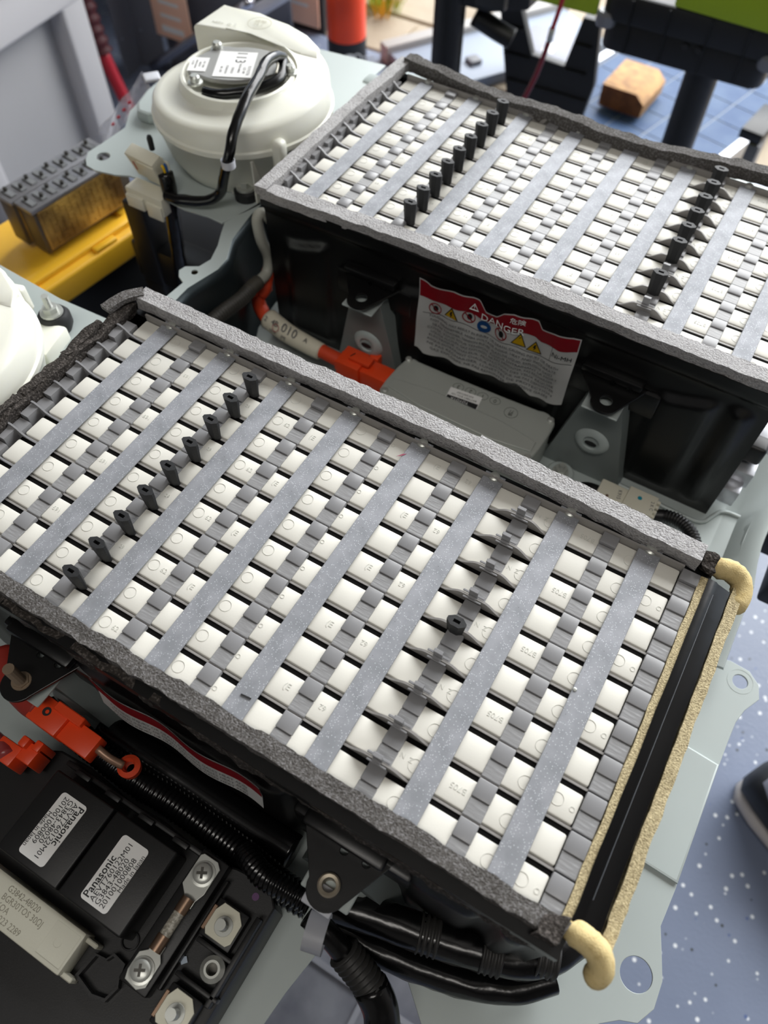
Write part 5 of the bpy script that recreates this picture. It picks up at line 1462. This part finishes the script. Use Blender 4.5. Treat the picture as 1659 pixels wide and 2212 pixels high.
# weeds at the door
wd = thing('weed_clump', 'clump of green and yellow weeds growing between the sunlit paving slabs', 'plant', (-0.72, 1.80, -0.600))
bm = bmesh.new()
for i in range(90):
    a = random.random() * 2 * PI; r = random.random() * 0.05
    x, y = -0.735 + r * math.cos(a), 1.805 + r * math.sin(a)
    L = 0.03 + random.random() * 0.06
    d = Vector((math.cos(a), math.sin(a), 0)) * L * random.uniform(0.3, 0.9)
    w = Vector((-math.sin(a), math.cos(a), 0)) * 0.003
    p = Vector((x, y, -0.601))
    v = [bm.verts.new(p - w), bm.verts.new(p + w), bm.verts.new(p + d * 0.5 + w + Vector((0, 0, L * 0.7))), bm.verts.new(p + d * 0.5 - w + Vector((0, 0, L * 0.7))), bm.verts.new(p + d + Vector((0, 0, L)))]
    bm.faces.new((v[0], v[1], v[2], v[3])); bm.faces.new((v[3], v[2], v[4]))
wdo = fin('blades', bm, GRASS, wd); wdo['kind'] = 'stuff'
world()

# ================================================================== BACKGROUND, RIGHT
# workbench with lime top, seen from below its edge
bn = thing('workbench', 'black plastic folding bench with lime green top and round black legs', 'bench', (0.0, 1.25, -0.6))
def leg(x, y):
    return lathe('leg', [(0, -0.600), (0.034, -0.600), (0.034, -0.585), (0.026, -0.580), (0.026, -0.16), (0, -0.16)], (x, y, 0), BLACK, bn, 24)
leg(-0.236, 1.170); leg(0.172, 1.232); 
tube('foot_knob', [(-0.200, 1.190, -0.245), (-0.165, 1.200, -0.262), (-0.135, 1.205, -0.272)], 0.016, BLACK, bn, 14, 0.01)
# right housing: two tiers with rounded corners
Mh = Matrix.Translation((0.138, 1.250, -0.238)) @ Matrix.Rotation(math.radians(1), 4, 'Z')
def rounded(w, d, c, n=5):
    o = []
    for sx_, sy_, a in ((1, 1, 0), (-1, 1, 90), (-1, -1, 180), (1, -1, 270)):
        o += [(sx_ * (w / 2 - c) + c * math.cos(math.radians(a + 90 * k / n)), sy_ * (d / 2 - c) + c * math.sin(math.radians(a + 90 * k / n))) for k in range(n + 1)]
    return o
plate('lower_tier', rounded(0.250, 0.13, 0.022), 0.0, 0.045, BLACK, bn, (), 0.004, Mh)
up = plate('upper_tier', rounded(0.262, 0.15, 0.024), 0.045, 0.084, BLACK, bn, (), 0.004, Mh)
for x in (-0.085, -0.03, 0.03, 0.085):
    box('rib', (x - 0.0015, x + 0.0015), (-0.0685, -0.064), (0.004, 0.043), BLACK, bn, 0, 1, Mh)
    box('rib', (x - 0.0015, x + 0.0015), (-0.0785, -0.074), (0.048, 0.080), BLACK, bn, 0, 1, Mh)
for x in (0.004, 0.024):
    lathe('screw', [(0.0045, 0), (0.0045, 0.003), (0, 0.004)], Mh @ Vector((x, -0.068, 0.036)), INK, bn, 12, 35, 0, Matrix.Rotation(PI / 2, 4, 'X'))
for sx_ in (-1, 1):
    lathe('corner_cap', [(0.0, 0), (0.014, 0.0), (0.016, 0.004), (0.016, 0.016), (0.012, 0.020), (0, 0.020)], Mh @ Vector((sx_ * 0.122, -0.063, 0.034)), mat('clear_corner', (120, 122, 128), 0.25), bn, 20)
# lime slabs
plate('lime_top', [(0.112, 1.172), (0.60, 1.150), (0.60, 1.50), (0.112, 1.50)], -0.153, -0.105, LIME, bn, (), 0.004)
plate('lime_bracket', [(-0.115, 1.165), (0.004, 1.170), (0.004, 1.178), (-0.115, 1.178)], -0.190, -0.100, LIME, bn, (), 0.002)
# left black cap
plate('left_cap', [(-0.330, 1.155), (-0.165, 1.165), (-0.115, 1.205), (-0.110, 1.45), (-0.330, 1.45)], -0.225, -0.130, BLACK, bn, (), 0.004)
box('left_cap_face', (-0.185, -0.135), (1.150, 1.166), (-0.212, -0.150), mat('dark_charcoal', (34, 35, 36), 0.5), bn, 0.002)
world()
# ribbed V-shaped black crates below the bench
vc = thing('ribbed_crate', 'black ribbed plastic crate with a V-shaped opening under the bench', 'crate', (-0.08, 1.35, -0.6))
def ribwall(pts, y0, y1):
    a = [Vector(p) for p in pts]
    Mv = None
PV = [(-0.155, 0.330), (-0.113, 0.330), (-0.070, 0.240), (0.000, 0.236), (0.018, 0.330), (0.052, 0.330), (0.068, 0.215), (0.040, 0.0), (-0.075, 0.0)]
Mv = Matrix.Translation((-0.077, 1.335, -0.565)) @ Matrix.Scale(0.9, 4) @ Matrix.Rotation(math.radians(2), 4, 'Z') @ Matrix.Rotation(PI / 2, 4, 'X')
plate('crate_wall', PV, -0.010, 0.010, mat('crate_black', (30, 30, 33), 0.45), vc, (), 0.002, Mv)
for k in range(6):
    z = 0.03 + k * 0.05
    x0 = -0.075 - 0.080 * z / 0.33
    if z < 0.23: spans = ((x0, 0.038 + 0.028 * z / 0.215),)
    else:
        xr = -0.074 - 0.040 * (z - 0.24) / 0.09; xl = 0.002 + 0.018 * (z - 0.24) / 0.09
        spans = ((x0, xr), (xl, 0.050))
    for a, b in spans:
        box('rib', (a + 0.003, b - 0.003), (z, z + 0.004), (0.010, 0.016), MATS['crate_black'], vc, 0, 1, Mv)
for k in range(4):
    x = -0.050 + k * 0.028
    bm = bmesh.new()
    sh_ = -0.24 * 0.145
    vs = [bm.verts.new(Mv @ Vector(p)) for p in ((x, 0.0, 0.010), (x + 0.004, 0, 0.010), (x + 0.004 + sh_ * 0.6, 0.145, 0.010), (x + sh_ * 0.6, 0.145, 0.010), (x, 0.0, 0.016), (x + 0.004, 0, 0.016), (x + 0.004 + sh_ * 0.6, 0.145, 0.016), (x + sh_ * 0.6, 0.145, 0.016))]
    for f in ((0, 1, 2, 3), (4, 5, 6, 7), (0, 1, 5, 4), (1, 2, 6, 5), (2, 3, 7, 6), (3, 0, 4, 7)): bm.faces.new([vs[i] for i in f])
    fin('rib', bm, MATS['crate_black'], vc)
world()
# pale carton behind the crate
pc = thing('carton', 'small white and grey carton standing behind the ribbed crate', 'box', (-0.20, 1.66, -0.6))
box('carton_body', (-0.285, -0.155), (1.60, 1.72), (-0.5665, -0.500), mat('grey_carton', (120, 118, 122), 0.6), pc, 0.002)
box('carton_lid', (-0.287, -0.153), (1.598, 1.722), (-0.5005, -0.488), mat('white_carton', (150, 152, 164), 0.5), pc, 0.002)
box('carton_tape', (-0.225, -0.200), (1.62, 1.66), (-0.488, -0.487), LABELW, pc)
world()
# red wire hanging in front of crate
rw = thing('red_wire', 'thin red and black wire hanging from the bench in front of the crate', 'wire', (-0.05, 1.20, -0.3))
tube('wire', [(-0.030, 1.120, -0.110), (-0.035, 1.120, -0.160), (-0.045, 1.130, -0.205)], 0.0035, RED, rw, 8, 0.01)
tube('crimp', [(-0.045, 1.130, -0.203), (-0.047, 1.132, -0.222)], 0.0048, METAL, rw, 8, 0.01)
tube('wire', [(-0.047, 1.132, -0.220), (-0.060, 1.135, -0.280), (-0.085, 1.130, -0.360), (-0.100, 1.120, -0.430)], 0.0040, mat('dark_red_wire', (120, 16, 36), 0.4), rw, 8, 0.01)
world()
# solar panel on the ground
sp2 = thing('solar_panel', 'framed blue solar panel lying on the ground under the bench', 'solar panel', (0.0, 1.6, -0.6))
Mp = Matrix.Translation((0.020, 1.640, -0.600)) @ Matrix.Rotation(math.radians(-14), 4, 'Z')
box('backing', (-0.20, 0.20), (-0.36, 0.36), (0.004, 0.024), mat('panel_white', (136, 146, 160), 0.6), sp2, 0.001, 1, Mp)
proto = None
for a in range(5):
    for b in range(9):
        x = -0.192 + a * 0.0775; y = -0.350 + b * 0.0785
        o = box('cell', (x, x + 0.0735), (y, y + 0.0745), (0.024, 0.0252), CELL, sp2, 0, 1, Mp)
for (x0, x1, y0, y1) in ((-0.218, -0.198, -0.38, 0.38), (0.198, 0.218, -0.38, 0.38), (-0.218, 0.218, -0.38, -0.36), (-0.218, 0.218, 0.36, 0.38)):
    box('frame_bar', (x0, x1), (y0, y1), (0.0, 0.032), ALU, sp2, 0.001, 1, Mp)
world()
# second pale panel left of the crate
sp3 = thing('plastic_board', 'pale blue-white board with a small grey box, behind the left bench leg', 'board', (-0.42, 1.62, -0.6))
Mb = Matrix.Translation((-0.405, 1.690, -0.600)) @ Matrix.Rotation(math.radians(-32), 4, 'Z')
box('board', (-0.10, 0.09), (-0.18, 0.32), (0.0, 0.025), mat('board_white', (150, 160, 176), 0.5), sp3, 0.002, 2, Mb)
box('edge_rail', (-0.135, -0.10), (-0.19, 0.34), (0.0, 0.040), mat('rail_white', (176, 172, 168), 0.5), sp3, 0.004, 2, Mb)
box('junction_box', (0.010, 0.040), (-0.040, -0.010), (0.025, 0.036), GREYM, sp3, 0.002, 2, Mb)
world()
wk = thing('wood_block', 'short pine block with one cut corner lying on the solar panel', 'wood block', (-0.02, 1.68, -0.568))
Mk = Matrix.Translation((-0.025, 1.625, -0.566)) @ Matrix.Rotation(math.radians(-3), 4, 'Z') @ Matrix.Rotation(PI / 2, 4, 'X')
o_ = [(-0.052, 0), (0.046, 0), (0.048, 0.028), (0.026, 0.046), (-0.052, 0.046)]
plate('timber', o_, -0.125, 0.0, WOOD, wk, (), 0.001, Mk)
plate('end_grain', [(a * 0.98, 0.001 + b * 0.97) for a, b in o_], 0.0, 0.0008, WOOD_E, wk, (), 0, Mk)
world()
box_ = thing('black_adapter', 'flat black rectangular adapter at the right edge near the solar panel', 'adapter', (0.25, 1.55, -0.5))
box('body', (-0.022, 0.022), (-0.055, 0.055), (-0.010, 0.010), BLACK, box_, 0.003, 2, Matrix.Translation((0.268, 1.540, -0.46)) @ Matrix.Rotation(math.radians(-8), 4, 'Z'))
box('stand_block', (0.262, 0.285), (1.48, 1.60), (-0.600, -0.471), GREYM, box_, 0.003)
world()

# ================================================================== SHOE
so = thing('sneaker', 'grey knit sneaker with black heel and white sole on the blue floor', 'shoe', (0.628, 0.372, -0.6), (0, 0, math.radians(-28)), None, True)
def shoe_ring(y, w, z0, z1, n=20, cx=0):
    pts = []
    for i in range(n):
        a = 2 * PI * i / n
        c, s = math.cos(a), math.sin(a)
        px = cx + w * (abs(c) ** 0.75) * (1 if c > 0 else -1)
        pz = (z0 + z1) / 2 + (z1 - z0) / 2 * (abs(s) ** 0.7) * (1 if s > 0 else -1)
        pts.append((px, y, pz))
    return pts
def shoe_part(name, secs, m):
    bm = bmesh.new()
    R = [[bm.verts.new(p) for p in shoe_ring(*s)] for s in secs]
    for a, b in zip(R, R[1:]):
        for i in range(20):
            j = (i + 1) % 20; bm.faces.new((a[i], a[j], b[j], b[i]))
    bm.faces.new(R[0]); bm.faces.new(R[-1])
    return fin(name, bm, m, so, 60)
ORG = Vector((0, 0, 0))
# runs along local X: heel at x=0
def sx(secs): return secs
def shoe_part2(name, secs, m):
    o = shoe_part(name, secs, m)
    o.data.transform(Matrix.Rotation(-PI / 2, 4, 'Z'))
    return o
shoe_part2('sole', [(0.000, 0.018, 0.0, 0.026), (0.010, 0.034, 0.0, 0.028), (0.04, 0.040, 0.0, 0.028), (0.12, 0.040, 0, 0.026), (0.20, 0.048, 0, 0.024), (0.26, 0.042, 0, 0.024), (0.285, 0.020, 0.004, 0.024)], mat('white_sole', (206, 200, 196), 0.6))
shoe_part2('heel_wrap', [(-0.002, 0.016, 0.024, 0.050), (0.006, 0.032, 0.022, 0.070), (0.03, 0.039, 0.022, 0.085), (0.07, 0.040, 0.022, 0.070), (0.13, 0.041, 0.022, 0.045), (0.20, 0.047, 0.022, 0.034)], NAVY)
shoe_part2('upper', [(0.012, 0.022, 0.040, 0.088), (0.03, 0.034, 0.036, 0.100), (0.07, 0.037, 0.034, 0.104), (0.12, 0.038, 0.030, 0.090), (0.20, 0.044, 0.022, 0.066), (0.26, 0.038, 0.022, 0.048), (0.280, 0.016, 0.022, 0.036)], SHOE_M)
world()
# packet on the floor seen through the tray opening
pk = thing('floor_mat', 'grey quilted mat under the tray opening', 'mat', (0.30, -0.20, -0.6))
box('mat', (0.12, 0.58), (-0.50, 0.00), (-0.600, -0.592), mat('quilted_grey', (96, 98, 108), 0.7, mottle=((128, 130, 138), 12, 0.4, 0.6)), pk, 0.003, 1)
for k in range(5):
    box('seam', (0.12, 0.58), (-0.46 + k * 0.10, -0.454 + k * 0.10), (-0.592, -0.589), mat('seam_light', (140, 142, 150), 0.7), pk)
    box('seam', (0.16 + k * 0.09, 0.166 + k * 0.09), (-0.50, 0.0), (-0.592, -0.589), MATS['seam_light'], pk)
world()
rp = thing('red_packet', 'red packet with a white printed bar lying on the grey mat', 'packet', (0.2, -0.33, -0.592))
Mz = Matrix.Translation((0.250, -0.280, -0.580)) @ Matrix.Rotation(math.radians(-25), 4, 'Z')
box('packet', (-0.06, 0.06), (-0.05, 0.05), (-0.012, 0.0), RED, rp, 0.003, 2, Mz)
box('print_line', (-0.045, 0.045), (0.016, 0.032), (0.0, 0.0006), LABELW, rp, 0, 1, Mz)
world()
